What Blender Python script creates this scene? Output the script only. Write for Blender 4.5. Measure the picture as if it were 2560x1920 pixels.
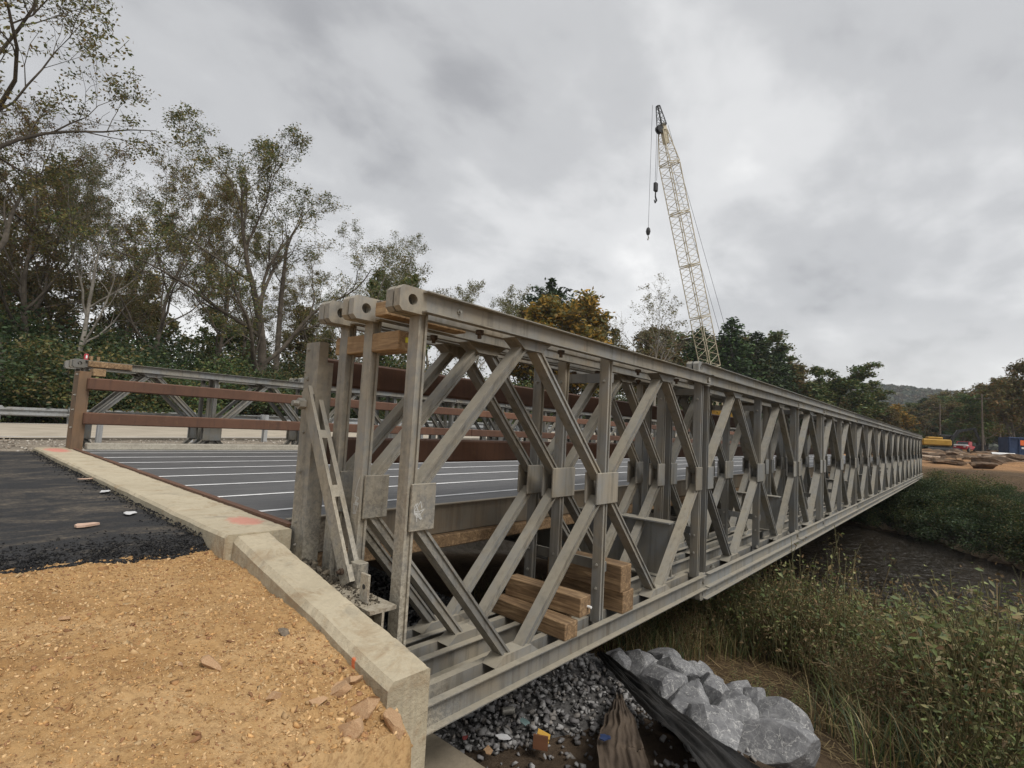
import bpy, math, random
import numpy as np
from mathutils import Vector, Matrix, noise as mnoise

for o in list(bpy.data.objects):
    bpy.data.objects.remove(o, do_unlink=True)
SC = bpy.context.scene
COL = SC.collection
PI = math.pi

# ------------------------------------------------------------------ camera
cam = bpy.data.cameras.new('camera'); camo = bpy.data.objects.new('camera', cam); COL.objects.link(camo)
CAMP = Vector((-1.8117, -2.3991, 1.7218))
YAW, PITCH, ROLL = 0.723, 0.0812, 0.0547
fw = Vector((math.cos(YAW)*math.cos(PITCH), math.sin(YAW)*math.cos(PITCH), math.sin(PITCH)))
r0 = fw.cross(Vector((0, 0, 1))).normalized(); u0 = r0.cross(fw)
rt = math.cos(ROLL)*r0 + math.sin(ROLL)*u0
up = -math.sin(ROLL)*r0 + math.cos(ROLL)*u0
m = Matrix((rt, up, -fw)).transposed().to_4x4(); m.translation = CAMP
camo.matrix_world = m
cam.sensor_width = 36.0; cam.lens = 36.0*1301.45/2560.0
cam.clip_start = 0.05; cam.clip_end = 5000
SC.camera = camo

# ------------------------------------------------------------------ sky
SUN_EL, SUN_AZ = math.radians(50), math.radians(262)   # azimuth in the XY plane from +X
w = bpy.data.worlds.new('World'); SC.world = w; w.use_nodes = True
nt = w.node_tree; nt.nodes.clear()
def N(t, ty, **k):
    n = t.nodes.new(ty)
    for a, b in k.items(): setattr(n, a, b)
    return n
def mathn(t, op, a, b=None, c=None, clamp=False):
    n = N(t, 'ShaderNodeMath', operation=op); n.use_clamp = clamp
    for i, v in enumerate((a, b, c)):
        if v is None: continue
        if isinstance(v, (int, float)): n.inputs[i].default_value = v
        else: t.links.new(v, n.inputs[i])
    return n.outputs[0]
def mixc(t, fac, a, b, blend='MIX'):
    n = N(t, 'ShaderNodeMix', data_type='RGBA', blend_type=blend)
    for sock, v in ((n.inputs[0], fac), (n.inputs[6], a), (n.inputs[7], b)):
        if isinstance(v, (int, float)): sock.default_value = v
        elif isinstance(v, (tuple, list)): sock.default_value = (*v[:3], 1)
        else: t.links.new(v, sock)
    return n.outputs[2]
def ramp(t, fac, stops, interp='LINEAR'):
    n = N(t, 'ShaderNodeValToRGB'); cr = n.color_ramp; cr.interpolation = interp
    while len(cr.elements) < len(stops): cr.elements.new(0.5)
    for e, (p, c) in zip(cr.elements, stops):
        e.position = p; e.color = (*c, 1) if isinstance(c, (tuple, list)) else (c, c, c, 1)
    t.links.new(fac, n.inputs[0]); return n.outputs[0]
def noise(t, vec, scale, detail=4, rough=.55, dist=0, out=0):
    n = N(t, 'ShaderNodeTexNoise'); n.inputs['Scale'].default_value = scale; n.inputs['Detail'].default_value = detail
    n.inputs['Roughness'].default_value = rough; n.inputs['Distortion'].default_value = dist
    if vec is not None: t.links.new(vec, n.inputs['Vector'])
    return n.outputs[out]

tc = N(nt, 'ShaderNodeTexCoord'); sep = N(nt, 'ShaderNodeSeparateXYZ'); nt.links.new(tc.outputs['Generated'], sep.inputs[0])
zc = mathn(nt, 'MAXIMUM', sep.outputs[2], 0.0); zz = mathn(nt, 'ADD', zc, 0.30)
px = mathn(nt, 'DIVIDE', sep.outputs[0], zz); py = mathn(nt, 'DIVIDE', sep.outputs[1], zz)
cmb = N(nt, 'ShaderNodeCombineXYZ'); nt.links.new(px, cmb.inputs[0]); nt.links.new(py, cmb.inputs[1])
mp = N(nt, 'ShaderNodeMapping'); nt.links.new(cmb.outputs[0], mp.inputs[0]); mp.inputs['Location'].default_value = (-2.42, -2.23, 0.4)
mp.inputs['Scale'].default_value = (0.8, 1.0, 1)
big = noise(nt, mp.outputs[0], 1.15, 5, .50, .08); med = noise(nt, mp.outputs[0], 3.0, 6, .55, .12)
cl = mathn(nt, 'ADD', mathn(nt, 'MULTIPLY', big, .64), mathn(nt, 'MULTIPLY', med, .36))
ccol = ramp(nt, cl, [(0.36, (.24, .243, .252)), (0.45, (.345, .348, .355)), (0.54, (.455, .457, .46)), (0.65, (.62, .618, .612))], 'EASE')
hz = mathn(nt, 'SUBTRACT', 1.0, mathn(nt, 'MULTIPLY', zc, 4.2), clamp=True)       # thin bright cloud low over the horizon
hz = mathn(nt, 'MULTIPLY', mathn(nt, 'POWER', hz, 1.3), .62)
ccol = mixc(nt, hz, ccol, (.80, .79, .765))
sky = N(nt, 'ShaderNodeTexSky', sky_type='NISHITA'); sky.sun_disc = False
sky.sun_elevation = SUN_EL; sky.sun_rotation = PI/2 - SUN_AZ
skyc = mixc(nt, 1.0, sky.outputs[0], (.1, .1, .1), 'MULTIPLY')
fin = mixc(nt, .96, skyc, ccol)
bg = N(nt, 'ShaderNodeBackground'); nt.links.new(fin, bg.inputs[0]); bg.inputs[1].default_value = 1.0
wo = N(nt, 'ShaderNodeOutputWorld'); nt.links.new(bg.outputs[0], wo.inputs[0])

# ------------------------------------------------------------------ sun through the overcast
sl = bpy.data.lights.new('sun', 'SUN'); sl.energy = 1.5; sl.angle = math.radians(24); sl.color = (1.0, .965, .91)
so = bpy.data.objects.new('sun', sl); COL.objects.link(so)
sd = Vector((math.cos(SUN_AZ)*math.cos(SUN_EL), math.sin(SUN_AZ)*math.cos(SUN_EL), math.sin(SUN_EL)))
so.rotation_euler = sd.to_track_quat('Z', 'Y').to_euler()
SC.view_settings.view_transform = 'Standard'; SC.view_settings.look = 'None'
SC.view_settings.exposure = 0.8; SC.view_settings.gamma = 1.0
SC.render.engine = 'CYCLES'
SC.cycles.use_denoising = True
SC.cycles.max_bounces = 6; SC.cycles.diffuse_bounces = 3; SC.cycles.glossy_bounces = 3; SC.cycles.transparent_max_bounces = 6
SC.cycles.caustics_reflective = False; SC.cycles.caustics_refractive = False

# ------------------------------------------------------------------ helpers
def lin(v):
    v /= 255.0
    return v/12.92 if v <= .04045 else ((v+.055)/1.055)**2.4
class MB:
    """collects polygons of one mesh"""
    def __init__(s): s.v = []; s.f = []
    def add(s, vs, fs):
        o = len(s.v); s.v += [tuple(p) for p in vs]; s.f += [tuple(i+o for i in f) for f in fs]; return s
    def box(s, x0, x1, y0, y1, z0, z1, mat=None):
        vs = [(x, y, z) for x in (x0, x1) for y in (y0, y1) for z in (z0, z1)]
        if mat: vs = [mat @ Vector(p) for p in vs]
        return s.add(vs, [(0, 1, 3, 2), (4, 6, 7, 5), (0, 4, 5, 1), (2, 3, 7, 6), (0, 2, 6, 4), (1, 5, 7, 3)])
    def cbox(s, x0, x1, y0, y1, z0, z1, c=.01, mat=None):
        """box with its 12 edges chamfered"""
        X, Y, Z = (x0, x1), (y0, y1), (z0, z1); vs = []; idx = {}
        for i in (0, 1):
            for j in (0, 1):
                for k in (0, 1):
                    sx, sy, sz = (c if i == 0 else -c), (c if j == 0 else -c), (c if k == 0 else -c)
                    for a, p in enumerate(((X[i], Y[j]+sy, Z[k]+sz), (X[i]+sx, Y[j], Z[k]+sz), (X[i]+sx, Y[j]+sy, Z[k]))):
                        idx[i, j, k, a] = len(vs); vs.append(p)
        fs = []
        for i in (0, 1):
            fs.append([idx[i, j, k, 0] for j, k in ((0, 0), (1, 0), (1, 1), (0, 1))])
            fs.append([idx[j, i, k, 1] for j, k in ((0, 0), (1, 0), (1, 1), (0, 1))])
            fs.append([idx[j, k, i, 2] for j, k in ((0, 0), (1, 0), (1, 1), (0, 1))])
            for j in (0, 1):
                fs.append([idx[i, j, 0, 0], idx[i, j, 1, 0], idx[i, j, 1, 1], idx[i, j, 0, 1]])
                fs.append([idx[i, 0, j, 0], idx[i, 1, j, 0], idx[i, 1, j, 2], idx[i, 0, j, 2]])
                fs.append([idx[0, i, j, 1], idx[1, i, j, 1], idx[1, i, j, 2], idx[0, i, j, 2]])
                for k in (0, 1): fs.append([idx[i, j, k, 0], idx[i, j, k, 1], idx[i, j, k, 2]])
        if mat: vs = [mat @ Vector(p) for p in vs]
        return s.add(vs, fs)
    def prism(s, prof, a, b, ax, ay):
        """extrude the polygon prof [(p,q)] from point a to b; p runs along ax, q along ay"""
        a, b, ax, ay = Vector(a), Vector(b), Vector(ax), Vector(ay); n = len(prof)
        vs = [a+ax*p+ay*q for p, q in prof]+[b+ax*p+ay*q for p, q in prof]
        fs = [(i, (i+1) % n, n+(i+1) % n, n+i) for i in range(n)]+[tuple(range(n-1, -1, -1)), tuple(range(n, 2*n))]
        return s.add(vs, fs)
    def tube(s, pts, rad, n=8, cap=True):
        pts = [Vector(p) for p in pts]
        if isinstance(rad, (int, float)): rad = [rad]*len(pts)
        o = len(s.v); prev = None
        for i, p in enumerate(pts):
            d = (pts[min(i+1, len(pts)-1)]-pts[max(i-1, 0)]).normalized()
            if prev is None: prev = d.orthogonal().normalized()
            a = (prev-d*prev.dot(d)).normalized(); b = d.cross(a); prev = a
            for k in range(n):
                t = 2*PI*k/n; q = p+(a*math.cos(t)+b*math.sin(t))*rad[i]; s.v.append(tuple(q))
        for i in range(len(pts)-1):
            for k in range(n):
                s.f.append((o+i*n+k, o+i*n+(k+1) % n, o+(i+1)*n+(k+1) % n, o+(i+1)*n+k))
        if cap:
            s.f.append(tuple(o+k for k in range(n-1, -1, -1))); e = o+(len(pts)-1)*n; s.f.append(tuple(e+k for k in range(n)))
        return s
    def mesh(s, name, mat=None, smooth=False):
        me = bpy.data.meshes.new(name); me.from_pydata(s.v, [], s.f); me.validate(); me.update()
        if mat: me.materials.append(mat)
        if smooth: me.shade_smooth()
        import bmesh
        bm = bmesh.new(); bm.from_mesh(me); bmesh.ops.recalc_face_normals(bm, faces=bm.faces); bm.to_mesh(me); bm.free()
        return me
    def build(s, name, mat, parent=None, smooth=False, loc=None):
        return obj(name, s.mesh(name, mat, smooth), parent, loc)
def obj(name, me, parent=None, loc=None, rz=0, sc=None):
    o = bpy.data.objects.new(name, me); COL.objects.link(o)
    if parent: o.parent = parent
    if loc is not None: o.location = loc
    if rz: o.rotation_euler = (0, 0, rz)
    if sc is not None: o.scale = sc if isinstance(sc, (tuple, list)) else (sc, sc, sc)
    return o
def tag(o, label=None, cat=None, group=None, kind=None):
    if label: o['label'] = label
    if cat: o['category'] = cat
    if group: o['group'] = group
    if kind: o['kind'] = kind
    return o
def thing(name, label, cat, loc=(0, 0, 0), rz=0, group=None):
    o = obj(name, None, None, loc, rz); return tag(o, label, cat, group)
def np_mesh(name, verts, faces, mat=None, cols=None, smooth=False):
    """verts (n,3), faces (m,k) numpy"""
    verts = np.asarray(verts, dtype=np.float32); faces = np.asarray(faces, dtype=np.int32)
    me = bpy.data.meshes.new(name); k = faces.shape[1]
    me.vertices.add(len(verts)); me.vertices.foreach_set('co', verts.ravel())
    me.loops.add(faces.size); me.loops.foreach_set('vertex_index', faces.ravel())
    me.polygons.add(len(faces)); me.polygons.foreach_set('loop_start', np.arange(0, faces.size, k, dtype=np.int32))
    me.polygons.foreach_set('loop_total', np.full(len(faces), k, dtype=np.int32))
    if smooth: me.polygons.foreach_set('use_smooth', np.ones(len(faces), dtype=bool))
    if cols is not None:
        a = me.color_attributes.new('Col', 'FLOAT_COLOR', 'POINT')
        c = np.ones((len(verts), 4), dtype=np.float32); c[:, :3] = cols; a.data.foreach_set('color', c.ravel())
    if mat: me.materials.append(mat)
    me.update(calc_edges=True)
    return me

# ------------------------------------------------------------------ materials
def new_mat(name):
    m = bpy.data.materials.new(name); m.use_nodes = True; t = m.node_tree; t.nodes.clear()
    out = N(t, 'ShaderNodeOutputMaterial'); p = N(t, 'ShaderNodeBsdfPrincipled'); t.links.new(p.outputs[0], out.inputs[0])
    return m, t, p, out
def coords(t, rnd=True, world=False):
    if world:
        g = N(t, 'ShaderNodeNewGeometry'); return g.outputs['Position']
    c = N(t, 'ShaderNodeTexCoord'); v = c.outputs['Object']
    if rnd:
        oi = N(t, 'ShaderNodeObjectInfo'); mu = N(t, 'ShaderNodeMath', operation='MULTIPLY'); mu.inputs[1].default_value = 57.0
        t.links.new(oi.outputs['Random'], mu.inputs[0])
        ad = N(t, 'ShaderNodeVectorMath', operation='ADD'); t.links.new(v, ad.inputs[0]); t.links.new(mu.outputs[0], ad.inputs[1]); v = ad.outputs[0]
    return v
def scaled(t, v, s):
    mp = N(t, 'ShaderNodeMapping'); t.links.new(v, mp.inputs[0]); mp.inputs['Scale'].default_value = s; return mp.outputs[0]
def bump(t, p, h, strength, dist=.01):
    b = N(t, 'ShaderNodeBump'); b.inputs['Strength'].default_value = strength; b.inputs['Distance'].default_value = dist
    t.links.new(h, b.inputs['Height']); t.links.new(b.outputs[0], p.inputs['Normal'])
def simple(name, c0, c1, scale=4, rough=.7, metal=0, bmp=.2, bscale=30, detail=6, world=False, c2=None, spec=.4, bdist=.01):
    m, t, p, o = new_mat(name); v = coords(t, True, world)
    f = noise(t, v, scale, detail, .6)
    stops = [(.35, c0), (.65, c1)] if c2 is None else [(.33, c0), (.5, c1), (.68, c2)]
    t.links.new(ramp(t, f, stops), p.inputs['Base Color'])
    p.inputs['Roughness'].default_value = rough; p.inputs['Metallic'].default_value = metal
    p.inputs['Specular IOR Level'].default_value = spec
    if bmp: bump(t, p, noise(t, v, bscale, 4, .6), bmp, bdist)
    return m
def steel_mat(name, clean, dirty, stain, dust, metal=.25, dustf=.75, spl=0.0):
    """galvanised steel, weathered: stains, streaks, dust lying on what faces up, optional mud splashes"""
    m, t, p, o = new_mat(name); v = coords(t)
    a = noise(t, v, 2.2, 6, .62, .3); b = noise(t, v, 14, 5, .65)
    st = noise(t, scaled(t, v, (16, 16, 1.2)), 1.0, 5, .6)
    c = mixc(t, ramp(t, a, [(.40, 0), (.62, 1)]), clean, dirty)
    c = mixc(t, mathn(t, 'MULTIPLY', ramp(t, st, [(.50, 0), (.72, 1)]), .7), c, stain)
    c = mixc(t, mathn(t, 'MULTIPLY', ramp(t, b, [(.42, 0), (.7, 1)]), .35), c, dirty)
    oi = N(t, 'ShaderNodeObjectInfo'); tv = mathn(t, 'MULTIPLY_ADD', oi.outputs['Random'], .5, .78); tn = N(t, 'ShaderNodeCombineColor')
    for q in range(3): t.links.new(tv, tn.inputs[q])
    c = mixc(t, 1.0, c, tn.outputs[0], 'MULTIPLY')
    ru = noise(t, scaled(t, v, (7, 7, 2.5)), 1.3, 6, .7); c = mixc(t, mathn(t, 'MULTIPLY', ramp(t, ru, [(.60, 0), (.74, 1)]), .55), c, (.20, .115, .055))
    g = N(t, 'ShaderNodeNewGeometry'); sx = N(t, 'ShaderNodeSeparateXYZ'); t.links.new(g.outputs['Normal'], sx.inputs[0])
    upf = ramp(t, sx.outputs[2], [(.35, 0), (.9, 1)])
    c = mixc(t, mathn(t, 'MULTIPLY', upf, mathn(t, 'MULTIPLY', ramp(t, b, [(.25, .55), (.6, 1)]), dustf)), c, dust)
    rv = noise(t, v, 30, 3, .6)
    hgt = mathn(t, 'ADD', mathn(t, 'MULTIPLY', rv, .5), b)
    if spl:
        pz = N(t, 'ShaderNodeSeparateXYZ'); t.links.new(g.outputs['Position'], pz.inputs[0])
        low = ramp(t, mathn(t, 'MULTIPLY', pz.outputs[2], .5), [(.25, 1), (.80, 0)])
        near = ramp(t, mathn(t, 'MULTIPLY_ADD', pz.outputs[0], -1.2, .8), [(.0, 0), (.5, 1)])
        vor = noise(t, v, 38, 3, .7)
        sp = mathn(t, 'MULTIPLY', mathn(t, 'MULTIPLY', low, near), ramp(t, vor, [(.44, 0), (.56, 1)]))
        sp = mathn(t, 'MULTIPLY', sp, ramp(t, a, [(.30, .25), (.5, 1)]))
        film = mathn(t, 'MULTIPLY', ramp(t, mathn(t, 'MULTIPLY_ADD', pz.outputs[0], -2.0, .75), [(.1, 0), (.45, 1)]), mathn(t, 'MULTIPLY', ramp(t, b, [(.38, .08), (.64, .7)]), ramp(t, noise(t, scaled(t, v, (3, 3, 1.4)), 2.2, 6, .7, .5), [(.34, .25), (.58, 1)]))); c = mixc(t, film, c, (.375, .335, .26))
        c = mixc(t, mathn(t, 'MULTIPLY', sp, spl), c, (.55, .50, .40))
        hgt = mathn(t, 'ADD', hgt, mathn(t, 'MULTIPLY', sp, 2.5))
    t.links.new(c, p.inputs['Base Color'])
    t.links.new(ramp(t, a, [(.3, .5), (.7, .75)]), p.inputs['Roughness']); p.inputs['Metallic'].default_value = metal
    bump(t, p, hgt, .35, .003)
    return m
def leaf_mat(name, trans=.35, rough=.6):
    m, t, p, o = new_mat(name); t.nodes.remove(p)
    at = N(t, 'ShaderNodeVertexColor'); at.layer_name = 'Col'
    oi = N(t, 'ShaderNodeObjectInfo'); hs = N(t, 'ShaderNodeHueSaturation'); t.links.new(at.outputs[0], hs.inputs['Color'])
    t.links.new(mathn(t, 'MULTIPLY_ADD', oi.outputs['Random'], .03, .485), hs.inputs['Hue']); t.links.new(mathn(t, 'MULTIPLY_ADD', oi.outputs['Random'], .35, .82), hs.inputs['Value'])
    d = N(t, 'ShaderNodeBsdfDiffuse'); tr = N(t, 'ShaderNodeBsdfTranslucent'); mx = N(t, 'ShaderNodeMixShader'); mx.inputs[0].default_value = trans
    t.links.new(hs.outputs[0], d.inputs[0]); t.links.new(hs.outputs[0], tr.inputs[0]); t.links.new(d.outputs[0], mx.inputs[1]); t.links.new(tr.outputs[0], mx.inputs[2])
    gl = N(t, 'ShaderNodeBsdfGlossy'); gl.inputs['Roughness'].default_value = rough; gl.inputs[0].default_value = (.6, .65, .6, 1)
    m2 = N(t, 'ShaderNodeMixShader'); m2.inputs[0].default_value = .05; t.links.new(mx.outputs[0], m2.inputs[1]); t.links.new(gl.outputs[0], m2.inputs[2])
    t.links.new(m2.outputs[0], o.inputs[0]); return m

M = {}
M['steel'] = steel_mat('galvanised_steel', (.215, .215, .206), (.255, .225, .175), (.085, .076, .06), (.44, .395, .305), spl=.6)
M['steel_cold'] = steel_mat('galvanised_steel_cold', (.20, .207, .208), (.225, .205, .165), (.085, .08, .07), (.42, .38, .30))
M['steel_grey'] = steel_mat('guardrail_steel', (.42, .44, .46), (.34, .34, .33), (.2, .19, .17), (.40, .38, .34), metal=.5, dustf=.3)
M['rust'] = steel_mat('weathering_steel', (.096, .044, .024), (.125, .058, .032), (.058, .028, .017), (.17, .085, .05), metal=.0, dustf=.6)
M['post'] = steel_mat('rail_post_steel', (.205, .185, .15), (.235, .18, .12), (.10, .08, .06), (.36, .31, .23), spl=.55)
M['post_rusty'] = steel_mat('rusty_post_steel', (.15, .10, .062), (.19, .115, .062), (.075, .05, .033), (.26, .19, .13))
M['conc'] = None
def concrete_mat():
    m, t, p, o = new_mat('concrete'); v = coords(t, False)
    a = noise(t, v, 1.6, 7, .65, .4); b = noise(t, v, 22, 6, .7); st = noise(t, scaled(t, v, (45, 45, 1.5)), 1, 4, .5)
    c = ramp(t, a, [(.32, (.31, .265, .185)), (.5, (.43, .375, .27)), (.68, (.53, .465, .34))])
    c = mixc(t, mathn(t, 'MULTIPLY', ramp(t, st, [(.45, 0), (.7, 1)]), .35), c, (.24, .22, .17))
    c = mixc(t, mathn(t, 'MULTIPLY', ramp(t, b, [(.5, 0), (.7, 1)]), .5), c, (.30, .25, .18))
    g = N(t, 'ShaderNodeNewGeometry'); sx = N(t, 'ShaderNodeSeparateXYZ'); t.links.new(g.outputs['Normal'], sx.inputs[0])
    c = mixc(t, mathn(t, 'MULTIPLY', ramp(t, sx.outputs[2], [(.4, 0), (.9, 1)]), .45), c, (.60, .515, .37))
    d2 = noise(t, v, 5.5, 7, .72, .6); c = mixc(t, mathn(t, 'MULTIPLY', ramp(t, d2, [(.52, 0), (.68, 1)]), .6), c, (.30, .205, .115))
    d3 = noise(t, v, 3.1, 6, .7, .3); c = mixc(t, mathn(t, 'MULTIPLY', ramp(t, d3, [(.56, 0), (.70, 1)]), .55), c, (.21, .19, .155))
    ps = N(t, 'ShaderNodeSeparateXYZ'); t.links.new(v, ps.inputs[0]); sn = noise(t, v, 24, 5, .7)
    def spot(x, y, rx, ry, zmin, col, c):      # sprayed survey mark: soft blob of pigment on the concrete
        ex = mathn(t, 'POWER', mathn(t, 'ABSOLUTE', mathn(t, 'MULTIPLY', mathn(t, 'SUBTRACT', ps.outputs[0], x), 1/rx)), 2); ey = mathn(t, 'POWER', mathn(t, 'ABSOLUTE', mathn(t, 'MULTIPLY', mathn(t, 'SUBTRACT', ps.outputs[1], y), 1/ry)), 2)
        dd = mathn(t, 'ADD', mathn(t, 'ADD', ex, ey), mathn(t, 'MULTIPLY', mathn(t, 'SUBTRACT', sn, .5), 2.4)); k = mathn(t, 'MULTIPLY', ramp(t, dd, [(.35, 1), (1.0, 0)]), mathn(t, 'GREATER_THAN', ps.outputs[2], zmin))
        return mixc(t, mathn(t, 'MULTIPLY', k, .8), c, col)
    c = spot(-.17, 1.55, .12, .20, .9, (.62, .26, .20), c); c = spot(-.25, 8.7, .17, .55, .9, (.66, .24, .19), c); c = spot(-.41, -.30, .013, .016, .4, (.70, .15, .04), c)
    t.links.new(c, p.inputs['Base Color']); p.inputs['Roughness'].default_value = .92; p.inputs['Specular IOR Level'].default_value = .25
    bump(t, p, mathn(t, 'ADD', mathn(t, 'ADD', mathn(t, 'MULTIPLY', a, .8), b), mathn(t, 'MULTIPLY', d2, .8)), .85, .014)
    return m
M['conc'] = concrete_mat()
M['conc_dark'] = simple('concrete_seat', (.20, .17, .12), (.32, .27, .2), 3, .95, 0, .5, 30)
M['wood'] = None
def wood_mat(name, c0, c1, c2):
    m, t, p, o = new_mat(name); v = coords(t)
    g = noise(t, scaled(t, v, (28, 2.2, 28)), 1.0, 6, .6, 1.2); a = noise(t, v, 5, 4, .6)
    c = ramp(t, g, [(.32, c0), (.52, c1), (.68, c2)]); c = mixc(t, mathn(t, 'MULTIPLY', ramp(t, a, [(.45, 0), (.7, 1)]), .55), c, c0)
    t.links.new(c, p.inputs['Base Color']); p.inputs['Roughness'].default_value = .8; bump(t, p, g, .5, .006); return m
M['wood'] = wood_mat('timber', (.10, .060, .032), (.235, .148, .075), (.39, .265, .145))
M['wood_new'] = wood_mat('timber_fresh', (.17, .105, .055), (.33, .215, .11), (.46, .325, .18))
M['wood_grey'] = wood_mat('timber_grey', (.26, .235, .19), (.36, .33, .27), (.42, .39, .32))
M['black'] = simple('black_metal', (.015, .015, .016), (.03, .03, .03), 5, .5)
M['bolt'] = simple('bolt_steel', (.24, .23, .2), (.34, .32, .28), 20, .5, .5, .2, 40)
M['rustbolt'] = simple('rusty_bolt', (.045, .03, .02), (.09, .06, .04), 20, .7, .2, .2, 40)
M['yellow'] = simple('machine_yellow', (.36, .21, .035), (.48, .28, .045), 2, .45)
M['boom'] = simple('boom_paint', (.42, .37, .26), (.54, .49, .37), .6, .5, 0, .1)
M['blue'] = simple('dumpster_blue', (.018, .035, .085), (.035, .065, .14), 2, .6)
M['red'] = simple('red_paint', (.35, .02, .03), (.42, .03, .04), 3, .35)
M['white'] = simple('white_paint', (.72, .72, .70), (.8, .8, .79), 3, .5)
M['orange'] = simple('orange_print', (.75, .14, .03), (.8, .17, .04), 3, .6)
M['glass'] = simple('dark_glass', (.02, .025, .03), (.03, .035, .04), 3, .1)
M['bark'] = simple('bark', (.055, .045, .034), (.12, .10, .078), 3, .95, 0, .5, 14, bdist=.03)
M['bark_pale'] = simple('pale_bark', (.16, .14, .115), (.30, .275, .235), 2.5, .9, 0, .4, 14, bdist=.03)
M['leaf'] = leaf_mat('leaf')
M['needle'] = leaf_mat('needle', .12)
M['stone'] = None
def stone_mat(name, c0, c1, c2, vein, scale=1.0, vf=.8):
    m, t, p, o = new_mat(name); v = coords(t)
    a = noise(t, v, 3.0*scale, 7, .65, .6); c = ramp(t, a, [(.3, c0), (.5, c1), (.7, c2)])
    vn = noise(t, v, 2.6*scale, 4, .5, .5); vw = mathn(t, 'ABSOLUTE', mathn(t, 'SUBTRACT', vn, .5))
    c = mixc(t, mathn(t, 'MULTIPLY', ramp(t, vw, [(.0, 1), (.012, 0)]), vf), c, vein)
    vn2 = noise(t, v, 14*scale, 6, .7, .2); pm_ = noise(t, v, 1.6*scale, 3, .5)
    c = mixc(t, mathn(t, 'MULTIPLY', mathn(t, 'MULTIPLY', ramp(t, vn2, [(.52, 0), (.60, 1)]), ramp(t, pm_, [(.45, 0), (.6, 1)])), vf*.5), c, vein)
    t.links.new(c, p.inputs['Base Color']); p.inputs['Roughness'].default_value = .85
    bump(t, p, noise(t, v, 20*scale, 5, .6), .25, .03); return m
M['riprap'] = stone_mat('limestone', (.10, .10, .104), (.17, .17, .174), (.27, .27, .27), (.58, .57, .54), 1.0, .7)
M['riprap_brown'] = stone_mat('brown_stone', (.09, .07, .05), (.16, .125, .09), (.23, .19, .14), (.35, .30, .24), 1, .3)
M['sandstone'] = stone_mat('sandstone', (.30, .16, .08), (.42, .26, .14), (.52, .36, .21), (.56, .42, .28), 4, .3)
M['riverstone'] = stone_mat('river_stone', (.19, .13, .085), (.29, .21, .14), (.36, .28, .2), (.4, .34, .27), .6, .3)

# ------------------------------------------------------------------ terrain
def sst(a, b, x):
    t = np.clip((x-a)/(b-a), 0, 1); return t*t*(3-2*t)
def fbm(x, y, s, seed=0, oct=4):
    """cheap smooth value noise"""
    z = np.zeros_like(x, dtype=float); amp = 1.0; tot = 0
    for o in range(oct):
        X = x*s+seed*17.3+o*31.7; Y = y*s-seed*9.1+o*11.9
        xi = np.floor(X).astype(np.int64); yi = np.floor(Y).astype(np.int64); fx = X-xi; fy = Y-yi
        fx = fx*fx*(3-2*fx); fy = fy*fy*(3-2*fy)
        def h(a, b):
            n = (a*374761393+b*668265263+seed*1442695) & 0x7fffffff; n = ((n ^ (n >> 13))*1274126177) & 0x7fffffff
            return ((n ^ (n >> 16)) & 0xffff)/65535.0
        v = (h(xi, yi)*(1-fx)+h(xi+1, yi)*fx)*(1-fy)+(h(xi, yi+1)*(1-fx)+h(xi+1, yi+1)*fx)*fy
        z += (v-.5)*2*amp; tot += amp; amp *= .5; s *= 2.03
    return z/tot
def hgt(X, Y):
    X = np.asarray(X, float); Y = np.asarray(Y, float)
    Yp = Y+.5*np.maximum(0, -(X+.4))
    zA = np.interp(Yp, [-14, -7, -3.4, -1.7, -.85, -.6, -.2, .5, 1.4, 1.7, 60], [-2.8, -1.6, -.5, .10, .36, .49, .60, .70, .765, .79, .80])
    zn = np.interp(X, [-.4, 1.2, 3, 4.4, 6, 9, 12, 14.5, 17, 20], [-.92, -.90, -1.0, -1.3, -1.75, -2.2, -2.7, -3.25, -3.9, -4.2])
    Xf = np.where(Y > 0, 36+.35*np.minimum(Y, 10), np.maximum(36+1.4*Y, 27))
    zf = np.interp(X-Xf, [-6, 0, .8, 3.0, 6.0, 10, 30, 60, 120], [-4.2, -3.15, -2.9, -1.7, -.3, .45, .7, 1.3, 2.2])
    zB = np.maximum(zn, zf)
    s = sst(10.4, 12.0, Y); land = .80+.018*np.clip(X, 0, 60)
    zB = zB*(1-s)+np.maximum(land, zB)*s
    wx = np.where(Y < -.7, .5, .02); s = sst(-.36-wx, -.34+wx*.6, X)
    return zA*(1-s)+zB*s
xs = np.concatenate([[-400, -250, -100, -45, -22, -12, -7, -5], np.arange(-4, 6, .09), np.arange(6, 20, .25), np.arange(20, 60, .6), np.arange(60, 150, 2.5), [160, 200, 300, 500, 800, 1140]])
ys = np.concatenate([[-540, -300, -150, -60, -30, -18, -12], np.arange(-9, 3, .1), np.arange(3, 14, .3), np.arange(14, 60, 1.0), [65, 80, 120, 200, 400, 600]])
GX, GY = np.meshgrid(xs, ys, indexing='ij'); GZ = hgt(GX, GY)
far = sst(46, 62, GX)*(GX < 160)*(np.abs(GY) < 60)
GZ = GZ+fbm(GX, GY, 1.1, 3)*.07*(GX > .5)*(GX < 48)*(GY < 11)+far*(fbm(GX, GY, .16, 5)*1.1+fbm(GX, GY, .55, 6)*.35)
col = np.zeros(GX.shape+(3,)); n1 = fbm(GX, GY, .8, 7)[..., None]; n2 = fbm(GX, GY, .12, 9)[..., None]
col[:] = (.085, .066, .040)
def paint(mask, c):
    mk = np.clip(mask, 0, 1)[..., None]; col[:] = col*(1-mk)+np.array(c)*mk
paint(sst(.3, .8, GX)*sst(-12, -6, GY)*(1-sst(12, 14, GY)), (.105, .072, .043))
paint(sst(.9, 1.3, GX)*(1-sst(3.2, 4.4, GX))*(1-sst(10, 11, GY)), (.085, .062, .043))
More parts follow.
